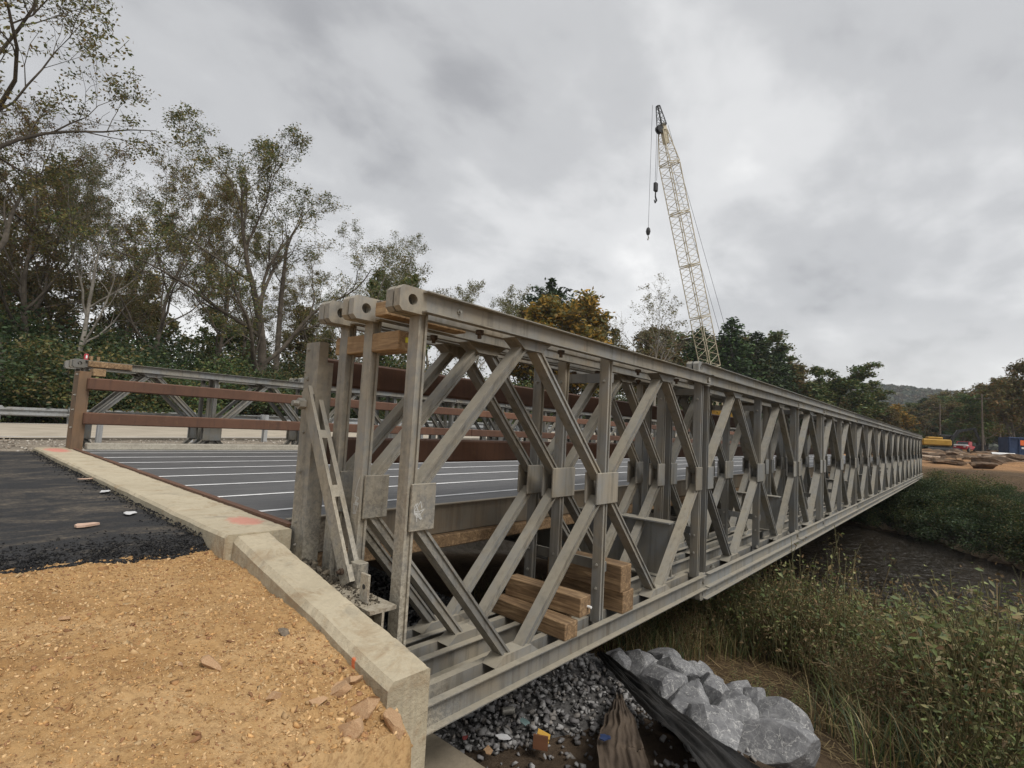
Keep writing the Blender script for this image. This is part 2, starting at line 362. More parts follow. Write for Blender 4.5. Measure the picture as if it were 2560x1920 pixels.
paint(1-sst(-.38, -.3, GX), (.43, .285, .145))
paint(sst(9.4, 10.2, GY)*(1-sst(13.5, 14.5, GY))*(1-sst(40, 50, GX)), (.30, .26, .21))
paint(sst(44, 50, GX)*(1-sst(120, 150, GX))*sst(-40, -30, GY)*(1-sst(9, 14, GY))*(.6+.4*sst(-.2, .2, n2[..., 0])), (.33, .19, .095))
paint(sst(52, 62, GX)*(1-sst(120, 150, GX))*sst(-40, -30, GY)*(1-sst(9, 14, GY))*sst(.02, .2, fbm(GX, GY, .25, 13)), (.12, .082, .055))
col *= (1+.25*n1)
m_, t_, p_, o_ = new_mat('ground_soil'); v_ = coords(t_, False, True); at_ = N(t_, 'ShaderNodeVertexColor'); at_.layer_name = 'Col'
nb = noise(t_, v_, 9, 8, .7); nc = noise(t_, v_, 1.6, 5, .6)
c_ = mixc(t_, 1.0, at_.outputs[0], ramp(t_, nb, [(.3, (.62, .6, .58)), (.5, (1, 1, 1)), (.72, (1.35, 1.36, 1.38))]), 'MULTIPLY')
c_ = mixc(t_, 1.0, c_, ramp(t_, nc, [(.3, (.8, .8, .8)), (.7, (1.2, 1.18, 1.15))]), 'MULTIPLY')
t_.links.new(c_, p_.inputs['Base Color']); p_.inputs['Roughness'].default_value = .95; p_.inputs['Specular IOR Level'].default_value = .15
bump(t_, p_, mathn(t_, 'ADD', nb, noise(t_, v_, 60, 5, .7)), .8, .03); M['soil'] = m_
def grid_faces(a, b):
    i = np.arange(a*b).reshape(a, b); return np.stack([i[:-1, :-1], i[1:, :-1], i[1:, 1:], i[:-1, 1:]], -1).reshape(-1, 4)
tag(obj('ground', np_mesh('ground', np.stack([GX, GY, GZ], -1).reshape(-1, 3), grid_faces(len(xs), len(ys)), M['soil'], col.reshape(-1, 3), True)), kind='structure')

# compacted orange shoulder in front of the abutment wall: a finer sheet over the ground
def shoulder_z(X, Y):
    z = hgt(X, Y)+.028
    big = fbm(X, Y, 1.3, 21)*.022+fbm(X, Y, 5, 22)*.012; fine = fbm(X, Y, 26, 23, 3)*.0075
    rough = sst(.3, .9, fbm(X, Y, 2.2, 24)+.7*sst(-.2, -.7, Y+.4*np.abs(X+.4))+.5)
    clod = np.maximum(0, fbm(X, Y, 13, 25, 3)-.18)*.05*(.35+rough); rut = -.012*np.exp(-((Y-.55+.12*fbm(X, X*0, .8, 27))/.10)**2)-.010*np.exp(-((Y-.05+.12*fbm(X, X*0, .8, 28))/.08)**2)
    return z+big*1.15+fine*(1.0+1.2*rough)+clod+rut
sx = np.arange(-3.6, -.355, .0125); sy = np.arange(-2.2, 1.75, .0125); SX, SY = np.meshgrid(sx, sy, indexing='ij')
m_, t_, p_, o_ = new_mat('compacted_shale'); v_ = coords(t_, False, True)
a_ = noise(t_, v_, 2.0, 6, .6, .3); b_ = noise(t_, v_, 34, 6, .72); d_ = noise(t_, v_, 110, 4, .7)
c_ = ramp(t_, a_, [(.30, (.33, .185, .075)), (.5, (.47, .29, .13)), (.68, (.57, .38, .195))])
c_ = mixc(t_, mathn(t_, 'MULTIPLY', ramp(t_, b_, [(.40, 1), (.52, 0)]), .6), c_, (.27, .15, .065))
c_ = mixc(t_, mathn(t_, 'MULTIPLY', ramp(t_, d_, [(.55, 0), (.66, 1)]), .4), c_, (.60, .42, .23))
ck = noise(t_, v_, 2.4, 6, .65, 1.0); ckw = mathn(t_, 'ABSOLUTE', mathn(t_, 'SUBTRACT', ck, .5))
t_.links.new(c_, p_.inputs['Base Color']); p_.inputs['Roughness'].default_value = .95; p_.inputs['Specular IOR Level'].default_value = .15
bump(t_, p_, mathn(t_, 'ADD', b_, mathn(t_, 'MULTIPLY', d_, .6)), .9, .012); M['shale'] = m_
tag(obj('gravel_shoulder', np_mesh('gravel_shoulder', np.stack([SX, SY, shoulder_z(SX, SY)], -1).reshape(-1, 3), grid_faces(len(sx), len(sy)), M['shale'], None, True)), kind='structure')

# stones: many small ones joined
def unit_stone(rng, n=1):
    v = np.array([(x, y, z) for x in (-1, 1) for y in (-1, 1) for z in (-1, 1)], float)
    return v
ICO_V = None
def ico():
    global ICO_V, ICO_F
    if ICO_V is None:
        t = (1+5**.5)/2
        ICO_V = np.array([(-1, t, 0), (1, t, 0), (-1, -t, 0), (1, -t, 0), (0, -1, t), (0, 1, t), (0, -1, -t), (0, 1, -t), (t, 0, -1), (t, 0, 1), (-t, 0, -1), (-t, 0, 1)])/math.sqrt(1+t*t)
        ICO_F = np.array([(0, 11, 5), (0, 5, 1), (0, 1, 7), (0, 7, 10), (0, 10, 11), (1, 5, 9), (5, 11, 4), (11, 10, 2), (10, 7, 6), (7, 1, 8), (3, 9, 4), (3, 4, 2), (3, 2, 6), (3, 6, 8), (3, 8, 9), (4, 9, 5), (2, 4, 11), (6, 2, 10), (8, 6, 7), (9, 8, 1)])
    return ICO_V, ICO_F
def rand_rot(rng, n, tilt=1.0):
    a = rng.uniform(0, 2*PI, n); b = rng.normal(0, .5*tilt, n); c = rng.normal(0, .5*tilt, n)
    ca, sa, cb, sb, cc, sc_ = np.cos(a), np.sin(a), np.cos(b), np.sin(b), np.cos(c), np.sin(c); z = np.zeros(n); o = np.ones(n)
    Rz = np.stack([np.stack([ca, -sa, z], -1), np.stack([sa, ca, z], -1), np.stack([z, z, o], -1)], 1)
    Rx = np.stack([np.stack([o, z, z], -1), np.stack([z, cb, -sb], -1), np.stack([z, sb, cb], -1)], 1)
    Ry = np.stack([np.stack([cc, z, sc_], -1), np.stack([z, o, z], -1), np.stack([-sc_, z, cc], -1)], 1)
    return Rz @ Rx @ Ry
def stones(rng, P, size, flat, palette, tilt=1.0):
    """P (n,3) centres, size (n,), returns verts, faces, cols"""
    n = len(P); V = np.array([(x, y, z) for x in (-1, 1) for y in (-1, 1) for z in (-1, 1)], float)*.62
    Fc = np.array([(0, 1, 3), (0, 3, 2), (4, 6, 7), (4, 7, 5), (0, 4, 5), (0, 5, 1), (2, 3, 7), (2, 7, 6), (0, 2, 6), (0, 6, 4), (1, 5, 7), (1, 7, 3)])
    v = V[None]*(1+rng.uniform(-.5, .35, (n, 8, 3)))
    v = v*np.stack([rng.uniform(.8, 1.6, n), rng.uniform(.6, 1.2, n), rng.uniform(flat*.6, flat*1.3, n)], -1)[:, None]
    v = np.einsum('nij,nkj->nki', rand_rot(rng, n, tilt), v)*size[:, None, None]+P[:, None]
    f = (Fc[None]+(np.arange(n)*8)[:, None, None]).reshape(-1, 3)
    c = np.array(palette)[rng.integers(0, len(palette), n)]*rng.uniform(.75, 1.25, (n, 1))
    return v.reshape(-1, 3), f, np.repeat(c, 8, 0)
def vcol_mat(name, rough=.9, bscale=60, bs=.5, nscale=20):
    m, t, p, o = new_mat(name); v = coords(t, False, True); at = N(t, 'ShaderNodeVertexColor'); at.layer_name = 'Col'
    b = noise(t, v, nscale, 5, .65)
    t.links.new(mixc(t, 1.0, at.outputs[0], ramp(t, b, [(.3, (.72, .71, .7)), (.7, (1.25, 1.25, 1.25))]), 'MULTIPLY'), p.inputs['Base Color'])
    p.inputs['Roughness'].default_value = rough; p.inputs['Specular IOR Level'].default_value = .2
    bump(t, p, noise(t, v, bscale, 4, .6), bs, .004); return m
M['chips'] = vcol_mat('stone_chips')
rng = np.random.default_rng(5)
n = 52000
X = rng.uniform(-2.7, -.41, n); Y = rng.uniform(-1.7, 1.5, n)
sz = rng.lognormal(-5.45, .48, n)*np.where(rng.random(n) < .025, 2.0, 1); sz = np.clip(sz, .0024, .024)
P = np.stack([X, Y, shoulder_z(X, Y)-sz*.02], -1)
pal = [(.49, .31, .145), (.55, .37, .19), (.43, .255, .11), (.56, .39, .21), (.38, .21, .095), (.52, .345, .18), (.29, .155, .08), (.50, .30, .13)]
v, f, c = stones(rng, P, sz, .34, pal, 1.3)
tag(obj('shale_chips', np_mesh('shale_chips', v, f, M['chips'], c)), 'loose orange shale chips strewn over the compacted shoulder', 'gravel', kind='stuff')
# loose rocks one can pick out near the end of the wall
def rock_mesh(rng, name, mat, sub=2, jag=.22, flat=.75, elong=1.3, npl=13, dl=(.45, .80)):
    import bmesh
    bm = bmesh.new(); bmesh.ops.create_icosphere(bm, subdivisions=sub, radius=1.0)
    off = Vector(rng.uniform(-50, 50, 3))
    planes = [(Vector(rng.normal(0, 1, 3)).normalized(), rng.uniform(*dl)) for _ in range(npl)]
    for vv in bm.verts:
        q = vv.co.copy()
        for nn, d in planes:
            k = q.dot(nn)-d
            if k > 0: q -= nn*k
        q *= 1+jag*.30*mnoise.noise(q*1.6+off)+jag*.12*mnoise.noise(q*5+off)+jag*.06*mnoise.noise(q*13+off)
        vv.co = Vector((q.x*elong, q.y, q.z*flat))
    me = bpy.data.meshes.new(name); bm.to_mesh(me); bm.free(); me.materials.append(mat)
    return me
ROCKS = [('small square orange rock lying loose on the shale shoulder', -.93, -.10, .045, 'sandstone'), ('brick-red block of rock jammed beside the end of the concrete wall', -.50, -.56, .075, 'sandstone'),
         ('rusty orange rock wedged under the wall end', -.445, -.66, .065, 'sandstone'), ('pale rock half buried beside the shoulder edge', -.54, -.43, .05, 'sandstone'),
         ('flat reddish rock lying lowest by the wall foot', -.33, -.82, .07, 'sandstone'), ('small dark red rock on the shoulder below the wall', -.66, -.45, .042, 'sandstone'),
         ('small purple-grey stone on the open shale', -1.30, .62, .026, 'sandstone'), ('pale grey stone beside a crack in the shale', -.80, -.38, .035, 'sandstone'),
         ('dark splinter of rock leaning near the wall foot', -.56, .05, .036, 'riprap_brown'), ('yellowish stone pressed against the wall base', -.47, -.40, .04, 'sandstone'),
         ('tan rubble stone under the wall corner', -.42, -.75, .05, 'sandstone'), ('chunky tan rock at the broken edge of the shoulder', -.62, -.62, .05, 'sandstone'),
         ('little white pebble on the orange shale', -1.02, -.02, .018, 'sandstone'), ('blunt brown rock at the shoulder lip', -.72, -.72, .055, 'sandstone')]
rng = np.random.default_rng(11)
for lb, x, y, s, mt in ROCKS:
    me = rock_mesh(rng, 'rock', M[mt], 4, .22, .8, 1.35, 9, (.30, .62))
    o = obj('rock', me, None, (x, y, float(shoulder_z(np.array([x]), np.array([y]))[0])+s*.26), rng.uniform(0, 6), s*.95); o.rotation_euler = (rng.uniform(-.4, .4), rng.uniform(-.4, .4), rng.uniform(0, 6)); tag(o, lb, 'rock', 'loose rocks on the shoulder')
n = 420
X = rng.uniform(-.85, -.3, n); Y = rng.uniform(-1.2, .1, n)-.35*rng.random(n); sz = np.clip(rng.lognormal(-4.75, .5, n), .004, .022)
v, f, c = stones(rng, np.stack([X, Y, shoulder_z(X, Y)+sz*.12], -1), sz, .7, pal)
tag(obj('shale_rubble', np_mesh('shale_rubble', v, f, M['chips'], c)), 'broken orange rubble spilling past the wall end', 'rubble', kind='stuff')

# ------------------------------------------------------------------ asphalt approach
def asphalt_z(X, Y): return .862+fbm(X, Y, 1.1, 31)*.012+fbm(X, Y, 30, 32, 3)*.004
ax_ = np.concatenate([[-40, -20, -10, -6], np.arange(-4.2, -.455, .025)]); ay_ = np.concatenate([[0, 1], np.arange(2, 60)*1.0, ])
rows = np.concatenate([np.linspace(0, .5, 40), np.linspace(.53, 1.6, 36), np.linspace(1.8, 8.2, 40)])
AX, AT = np.meshgrid(ax_, rows, indexing='ij')
edge = 1.36+.05*fbm(AX, AX*0, 1.7, 33)+.03*fbm(AX, AX*0, 8, 34)-.16*sst(-1.2, -.5, AX)*0+.05*sst(-1.0, -.45, AX)
AY = edge+AT
AZ = asphalt_z(AX, AY)-.055*np.clip(1-AT/.13, 0, 1)**1.5+fbm(AX, AY, 22, 36, 2)*.016*np.clip(1-AT/.35, 0, 1)
m_, t_, p_, o_ = new_mat('asphalt'); v_ = coords(t_, False, True)
b_ = noise(t_, v_, 90, 5, .7); a_ = noise(t_, scaled(t_, v_, (.7, 1.3, 1)), 2.2, 7, .68, .8); e_ = noise(t_, v_, 30, 5, .7)
c_ = ramp(t_, b_, [(.35, (.014, .014, .015)), (.6, (.040, .040, .041)), (.75, (.085, .08, .073))])
dz = mathn(t_, 'MULTIPLY', ramp(t_, a_, [(.46, 0), (.66, 1)]), ramp(t_, e_, [(.40, .15), (.62, 1)]))
c_ = mixc(t_, mathn(t_, 'MULTIPLY', dz, .55), c_, (.30, .24, .17))
t_.links.new(c_, p_.inputs['Base Color']); p_.inputs['Roughness'].default_value = .8; p_.inputs['Specular IOR Level'].default_value = .3
bump(t_, p_, b_, .8, .008); M['asphalt'] = m_
tag(obj('asphalt_approach', np_mesh('asphalt_approach', np.stack([AX, AY, AZ], -1).reshape(-1, 3), grid_faces(*AX.shape), M['asphalt'], None, True)), kind='structure')
rng = np.random.default_rng(8); n = 15000
X = rng.uniform(-3.6, -.46, n); T = rng.exponential(.11, n)-.05
Y = 1.36+T+.06*fbm(X, X*0, 1.7, 33)+.05*sst(-1.0, -.45, X); sz = np.clip(rng.lognormal(-5.25, .35, n), .0028, .0105)
Z = np.where(T > 0, asphalt_z(X, Y)-.055*np.clip(1-T/.13, 0, 1)**1.5, shoulder_z(X, np.minimum(Y, 1.7)))
v, f, c = stones(rng, np.stack([X, Y, Z+sz*.3], -1), sz, .8, [(.018, .018, .019), (.03, .03, .031), (.012, .012, .013), (.045, .043, .04)])
n = 1500; X = -.455-rng.exponential(.035, n); Y = rng.uniform(1.5, 9.2, n)**1.0; sz = np.clip(rng.lognormal(-5.2, .35, n), .003, .011)
v2, f2, c2 = stones(rng, np.stack([X, Y, asphalt_z(X, Y)+sz*.3+.02*np.clip((X+.56)/.1, 0, 1)], -1), sz, .8, [(.018, .018, .019), (.03, .03, .031)])
tag(obj('asphalt_crumbs', np_mesh('asphalt_crumbs', np.concatenate([v, v2]), np.concatenate([f, f2+len(v)]), M['chips'], np.concatenate([c, c2]))), 'black asphalt crumbs along the ragged paving edge', 'asphalt crumbs', kind='stuff')
rng = np.random.default_rng(18)
def flat_scrap(name, lb, cat, x, y, z, s, mat, rz, seed, th=.006, el=1.5):
    """a thin irregular flake with bent corners"""
    r = np.random.default_rng(seed); k = 9; an = np.linspace(0, 2*PI, k, endpoint=False)+r.uniform(-.2, .2, k); rd = r.uniform(.65, 1.1, k)
    b = MB(); top = [(math.cos(a)*q*s*el, math.sin(a)*q*s, th+r.uniform(0, .35)*s*.3) for a, q in zip(an, rd)]; bot = [(p[0], p[1], p[2]-th) for p in top]
    b.add(top+bot+[(0, 0, th*1.4), (0, 0, .0)], [(i, (i+1) % k, 2*k) for i in range(k)]+[(k+(i+1) % k, k+i, 2*k+1) for i in range(k)]+[(i, k+i, k+(i+1) % k, (i+1) % k) for i in range(k)])
    return tag(b.build(name, mat, None, loc=(x, y, z)), lb, cat) if not rz else tag(obj(name, b.mesh(name, mat), None, (x, y, z), rz), lb, cat)
M['pinkstone'] = simple('pink_slate', (.50, .33, .24), (.60, .42, .32), 9, .85)
M['plastic'] = simple('crumpled_film', (.62, .62, .63), (.8, .8, .8), 12, .35)
flat_scrap('slate_flake', 'flat salmon-pink slate flake lying on the fresh asphalt', 'rock', -.95, 2.24, .868, .055, M['pinkstone'], .4, 3, .014)
flat_scrap('plastic_scrap', 'crumpled clear plastic scrap on the asphalt near the wall', 'litter', -.62, 2.62, .87, .045, M['plastic'], 1.2, 4, .004)
flat_scrap('plastic_scrap', 'white film scrap caught against the concrete wall farther along', 'litter', -.53, 3.9, .88, .05, M['plastic'], .9, 6, .004)
flat_scrap('paper_scrap', 'small pale torn paper bit on the asphalt beside the wall', 'litter', -.50, 4.9, .89, .06, M['pinkstone'], .2, 9, .004)
for lb, x, y, s in (('white pebble on the asphalt margin', -.72, 1.62, .016), ('tiny cream pebble at the paving lip', -.95, 1.52, .011)):
    o = obj('pebble', rock_mesh(rng, 'pebble', M['white'] if s > .013 else M['sandstone'], 2, .1, .8, 1.1), None, (x, y, .845), 0, s); tag(o, lb, 'pebble')

# ------------------------------------------------------------------ abutment
ab = thing('abutment', 'pale cast concrete abutment wall carrying the bridge end', 'abutment', (0, 0, 0))
def rough_block(name, prof, ya, yb, ny, mat, parent, jit=.004, za=None, seed=1, bev=.012):
    """prof: [(x,z)] cross-section at ya and yb (two lists of the same length), subdivided along y, edges worn"""
    pa, pb = prof; k = len(pa); vs = []; r = np.random.default_rng(seed)
    ed = []
    for i in range(k):           # subdivide each side of the section
        j = (i+1) % k; L = math.dist(pa[i], pa[j]); m = max(1, int(L/.05)); m = min(m, 12)
        for q in range(m): ed.append((i, j, q/m))
    kk = len(ed); off = Vector((seed*3.3, 0, 0))
    for s in range(ny+1):
        t = s/ny; y = ya+(yb-ya)*t
        for i, j, q in ed:
            x0 = pa[i][0]*(1-q)+pa[j][0]*q; z0 = pa[i][1]*(1-q)+pa[j][1]*q; x1 = pb[i][0]*(1-q)+pb[j][0]*q; z1 = pb[i][1]*(1-q)+pb[j][1]*q
            x = x0*(1-t)+x1*t; z = z0*(1-t)+z1*t
            cor = 1.0 if q == 0 else .3
            nn = mnoise.noise(Vector((x*3, y*3, z*3))+off); n3 = max(0, mnoise.noise(Vector((x*26, y*26, z*26))+off)-.12)
            cx = sum(p[0] for p in pa)/k; cz = sum(p[1] for p in pa)/k
            dx, dz = (1 if x < cx else -1), (1 if z < cz else -1)
            vs.append((x+nn*jit+(dx*n3*.012 if q == 0 else 0), y, z+nn*jit+(dz*n3*.009 if q == 0 else 0)))
    fs = [(s*kk+i, s*kk+(i+1) % kk, (s+1)*kk+(i+1) % kk, (s+1)*kk+i) for s in range(ny) for i in range(kk)]
    fs += [tuple(range(kk)), tuple(ny*kk+i for i in range(kk-1, -1, -1))]
    b = MB(); b.add(vs, fs); o = b.build(name, mat, parent, True); o.data.set_sharp_from_angle(angle=math.radians(28)); return o
def wprof(x0, x1, zb, zt, c=.02): return [(x0, zb), (x1, zb), (x1, zt-.006), (x1-.008, zt), (x0+c, zt), (x0, zt-c)]
rough_block('backwall', (wprof(-.46, -.024, -.72, .938), wprof(-.46, -.024, -.72, .94)), 1.13, 9.35, 330, M['conc'], ab, .004, seed=2)
rough_block('backwall_end', (wprof(-.46, -.024, -.72, .938), wprof(-.46, -.06, -.72, .80)), 9.352, 10.0, 12, M['conc'], ab, .005, seed=4)
rough_block('wing_wall', (wprof(-.405, -.175, -.71, .622, .03), wprof(-.41, -.18, -.71, .928, .03)), -.56, 1.128, 90, M['conc'], ab, .004, seed=3)
b = MB(); b.cbox(-.9, 1.12, -2.2, 11.5, -1.6, -.70, .03); b.build('bearing_seat', M['conc_dark'], ab)

# ------------------------------------------------------------------ bridge
H = 2.4155
br = thing('truss_bridge', 'long galvanised steel modular truss bridge crossing the creek', 'bridge')
def hsec(w, t, g=.012, fl=.016):
    """H-like section: width w along y (0..w), thickness t, side grooves g deep between flanges fl thick"""
    return [(0, -t/2), (w, -t/2), (w, -t/2+fl), (w-g, -t/2+fl), (w-g, t/2-fl), (w, t/2-fl), (w, t/2), (0, t/2), (0, t/2-fl), (g, t/2-fl), (g, -t/2+fl), (0, -t/2+fl)]
def member(p0, p1, w=.092, t=.064, y0=.014, g=.014):
    """bar in the panel plane from (x,z) p0 to p1"""
    a = Vector((p0[0], y0, p0[1])); b = Vector((p1[0], y0, p1[1])); d = (b-a).normalized(); ay = d.cross(Vector((0, 1, 0)))
    return MB().prism(hsec(w, t, g), a, b, (0, 1, 0), ay)
CH = .126
def chan(z0, z1, sgn, x0, x1, web=.009, fl=.011, wid=.058):
    """channel with its web on the panel side and flanges pointing away; sgn -1: towards -y from y=0, +1: towards +y from y=.12"""
    y = 0.0 if sgn < 0 else .12
    pr = [(0, z0), (wid, z0), (wid, z0+fl*.7), (-web*0+web, z0+fl), (web, z1-fl), (wid, z1-fl*.7), (wid, z1), (0, z1)]
    return MB().prism([(p*sgn, q) for p, q in pr], (x0, y, 0), (x1, y, 0), (0, 1, 0), (0, 0, 1))
def jaw_plate(y0, y1, xa, xb, z, hh=.078, r=.033, cx=0.0, ch=.03):
    """lug plate with a pin hole, corners cut on the free end"""
    cor = [(xb, hh), (xb, -hh), (xa+ch, hh), (xa+ch, -hh), (xa, hh-ch), (xa, -hh+ch)]
    ang = sorted([math.atan2(q, p-cx) for p, q in cor]+[2*PI*k/18-PI+.05 for k in range(18)]); n = len(ang); pts = []
    for t in ang:
        d = Vector((math.cos(t), math.sin(t))); best = 9
        for nx, nz, dd in ((1, 0, xb-cx), (-1, 0, cx-xa), (0, 1, hh), (0, -1, hh), (-.7071, .7071, ((cx-xa)+hh-ch)*.7071), (-.7071, -.7071, ((cx-xa)+hh-ch)*.7071)):
            q = d.x*nx+d.y*nz
            if q > 1e-6: best = min(best, dd/q)
        pts.append((cx+d.x*best, z+d.y*best))
    b = MB(); vs = []
    for y in (y0, y1):
        vs += [(p, y, q) for p, q in pts]; vs += [(cx+r*math.cos(t), y, z+r*math.sin(t)) for t in ang]
    fs = []
    for k in range(n):
        j = (k+1) % n
        fs += [(k, j, n+j, n+k), (2*n+j, 2*n+k, 3*n+k, 3*n+j), (k, 2*n+k, 2*n+j, j), (n+j, 3*n+j, 3*n+k, n+k)]
    return b.add(vs, fs)
def trap(x0, x1, x2, x3, za, zb, y0=-.003, y1=.123): return MB().prism([(x0, za), (x1, za), (x2, zb), (x3, zb)], (0, y0, 0), (0, y1, 0), (1, 0, 0), (0, 0, 1))
def panel_meshes(P, mat, tagn):
    """[(name, mesh)] of one truss panel of length P"""
    out = []; zt0, zt1 = H-.063, H+.063; zb0, zb1 = -.055, .105
    def add(nm, b): out.append((nm, b.mesh(nm+tagn, mat)))
    for s in (-1, 1): add('chord_channel', chan(zt0, zt1, s, .07, P-.012)); add('chord_channel', chan(zb0, zb1, s, .07, P-.012))
    for z, hh in ((H, .074), (.025, .08)):
        add('jaw', jaw_plate(-.010, .046, -.092, .10, z, hh, ch=.024)); add('jaw', jaw_plate(.060, .122, -.092, .10, z, hh, ch=.024))
    ends = [(.105, 1), (P-.105, -1)]
    for x, s in ends: add('post', member((x, zb1-.03), (x, zt0+.03)))
    full = P > 3
    if full: add('post', member((P/2, zb1-.03), (P/2, zt0+.03)))
    gz0, gz1 = 1.093, 1.362
    for y0, y1 in ((-.006, .0125), (.1075, .126)):
        add('gusset_plate', MB().cbox(.092, .272, y0, y1, gz0, gz1, .003)); add('gusset_plate', MB().cbox(P-.272, P-.092, y0, y1, gz0, gz1, .003))
        if full: add('gusset_plate', MB().cbox(P/2-.176, P/2+.176, y0, y1, gz0, gz1, .003))
    xa = [1.125, P-1.125] if full else [P/2]
    nodes = [.16, P/2, P-.16] if full else [.16, P-.16]
    for i, x in enumerate(xa):
        add('apex_plate', trap(x-.21, x+.21, x+.10, x-.10, zt0, zt0-.072)); add('apex_plate', trap(x-.23, x+.23, x+.145, x-.145, zb1, zb1+.06))
        l, r = nodes[i], nodes[i+1]; gl = .0 if l < 1 else .09; gr = .0 if r > P-1 else .09
        for nd, s, g in ((l, 1, gl), (r, -1, gr)):
            add('diagonal', member((nd+s*(g-.01), gz1-.05), (x-s*.072, zt0-.045))); add('diagonal', member((nd+s*(g-.01), gz0+.05), (x-s*.085, zb1+.035)))
    return out
PAN = {}
for key, P in (('full', 4.5), ('half', 2.25)):
    for mt in ('steel', 'steel_cold'): PAN[key, mt] = panel_meshes(P, M[mt], '_'+key+mt)
LAY = [('full', 0.0), ('full', 4.5), ('half', 9.0)]+[('full', 11.25+4.5*i) for i in range(7)]
FACES = [0.0, .470, .7645, 9.347, 9.6415, 10.1115]
def bolt_mesh(r=.018, h=.016):
    b = MB(); b.prism([(r*math.cos(k*PI/3), r*math.sin(k*PI/3)) for k in range(6)], (0, 0, 0), (0, 0, h), (1, 0, 0), (0, 1, 0)); b.tube([(0, 0, h), (0, 0, h*1.9)], r*.5, 8); return b
BOLT = bolt_mesh().mesh('bolt', M['bolt']); RBOLT = bolt_mesh(.022, .02).mesh('rusty_bolt', M['rustbolt'])
RC = {}
for mt in ('steel', 'steel_cold'):
    RC[mt] = [chan(-.06, .06, s, 0, 4.488).mesh('reinforcing_channel_'+mt, M[mt]) for s in (-1, 1)]+[jaw_plate(-.012, .05, -.10, .1, 0, .07).mesh('chord_jaw_'+mt, M[mt]), jaw_plate(.07, .13, -.10, .1, 0, .07).mesh('chord_jaw_'+mt, M[mt])]
for fi, y in enumerate(FACES):
    for k, (key, x) in enumerate(LAY):
        mt = 'steel' if (k == 0 and fi < 3) else 'steel_cold'
        pn = obj('truss_panel', None, br, (x, y, 0))
        for nm, me in PAN[key, mt]: obj(nm, me, pn)
        if k > 0:
            P = 4.5 if key == 'full' else 2.25
            pin = MB().tube([(0, -.03, 0), (0, .15, 0)], .031, 10).mesh('joint_pin', M['bolt']) if 'PINM' not in globals() else PINM
            PINM = pin
            for z in (H, .025): obj('joint_pin', pin, pn, (0, 0, z))
    # doubled chords above and below from the first joint on
    x = 4.28
    while x < 42.5:
        L = 4.5 if x < 8 or x > 10.9 else 2.25
        if x+L > 43.2: break
        for z in (H+.124, -.117 if x > 4.3 else -.117):
            rc = obj('reinforcing_chord', None, br, (x if z > 0 else x+.22, y, z))
            for nm, me in zip(('channel', 'channel', 'jaw', 'jaw'), RC['steel_cold']):
                o = obj(nm, me, rc)
                if L < 4: o.scale = (.5, 1, 1)
        x += L
    if fi in (0, 1, 2):
        for bx in (.42, 1.75, 2.6, 3.9):
            for dy in (.075,):
                o = obj('chord_bolt', BOLT, br, (bx, y+dy-.03, H+.0625), .3*bx)
        o = obj('chord_bolt', BOLT, br, (.36, y-.0005, H)); o.rotation_euler = (PI/2, 0, 0)
        for bx in (.62, 1.55, 2.85, 3.75):
            o = obj('clamp_bolt', RBOLT, br, (bx, y+.06, H-.064)); o.rotation_euler = (PI, 0, 0); o.scale = (1.3, 1.3, 1.5)
        for bx in np.arange(4.9, 43, .9):
            o = obj('chord_bolt', BOLT, br, (float(bx), y+.03, .1055)); o.scale = (1.5, 1.5, 1.3)
# braces that tie the three planes of each side together
def ibeam(L, hh, wid, tw=.012, tf=.016):
    pr = [(-wid/2, 0), (wid/2, 0), (wid/2, tf), (tw/2, tf), (tw/2, hh-tf), (wid/2, hh-tf), (wid/2, hh), (-wid/2, hh), (-wid/2, hh-tf), (-tw/2, hh-tf), (-tw/2, tf), (-wid/2, tf)]
    return MB().prism(pr, (0, 0, 0), (0, L, 0), (1, 0, 0), (0, 0, 1))
bm1 = MB().prism([(0, 0), (.075, 0), (.075, .008), (.008, .008), (.008, .075), (0, .075)], (0, 0, 0), (0, .87, 0), (1, 0, 0), (0, 0, 1)).mesh('brace_angle', M['steel_cold'])
bm2 = MB().box(-.012, .012, 0, .87, 0, .085).mesh('brace_bar', M['steel_cold'])
for side, y in ((0, .016), (1, 9.36)):
    for key, x in LAY:
        mid = [2.25] if key == 'full' else []
        for dx in mid:
            fr = obj('bracing_frame', None, br, (x+dx+.034, y, 0))
            obj('brace_bar', bm2, fr, (.014, 0, .50)); obj('brace_bar', bm2, fr, (.014, 0, H-.25))
        fr = obj('bracing_frame', None, br, (x+.145, y, 0))
        if x > 0:
            obj('brace_angle', bm1, fr, (0, 0, H-.17)); obj('brace_bar', bm2, fr, (.014, 0, .52))
for fi in range(3):
    for px_ in (2.25, 4.395, 6.75):
        for zz in (.36, .56, 2.17):
            o = obj('post_bolt', BOLT, br, (px_-.0325, FACES[fi]+.06, zz)); o.rotation_euler = (0, -PI/2, 0); o.scale = (.9, .9, .7)
tm = ibeam(9.95, .62, .20).mesh('transom', M['steel_cold'])
for k, (key, x) in enumerate(LAY):
    for dx in ((3.95,) if key == 'full' else ()): obj('transom', tm, br, (x+dx, .14, .118))
eb = ibeam(9.0, .60, .17, .014, .02).mesh('end_beam', M['post']); obj('end_beam', eb, br, (-.065, -.03, .115))
b = MB(); b.cbox(-.10, -.085, .075, .155, .716, .87, .004); b.build('lug_plate', M['steel'], br)
o = obj('lug_hole', MB().tube([(-.1012, .115, .80), (-.0995, .115, .80)], .014, 14).mesh('lug_hole', M['black']), br)
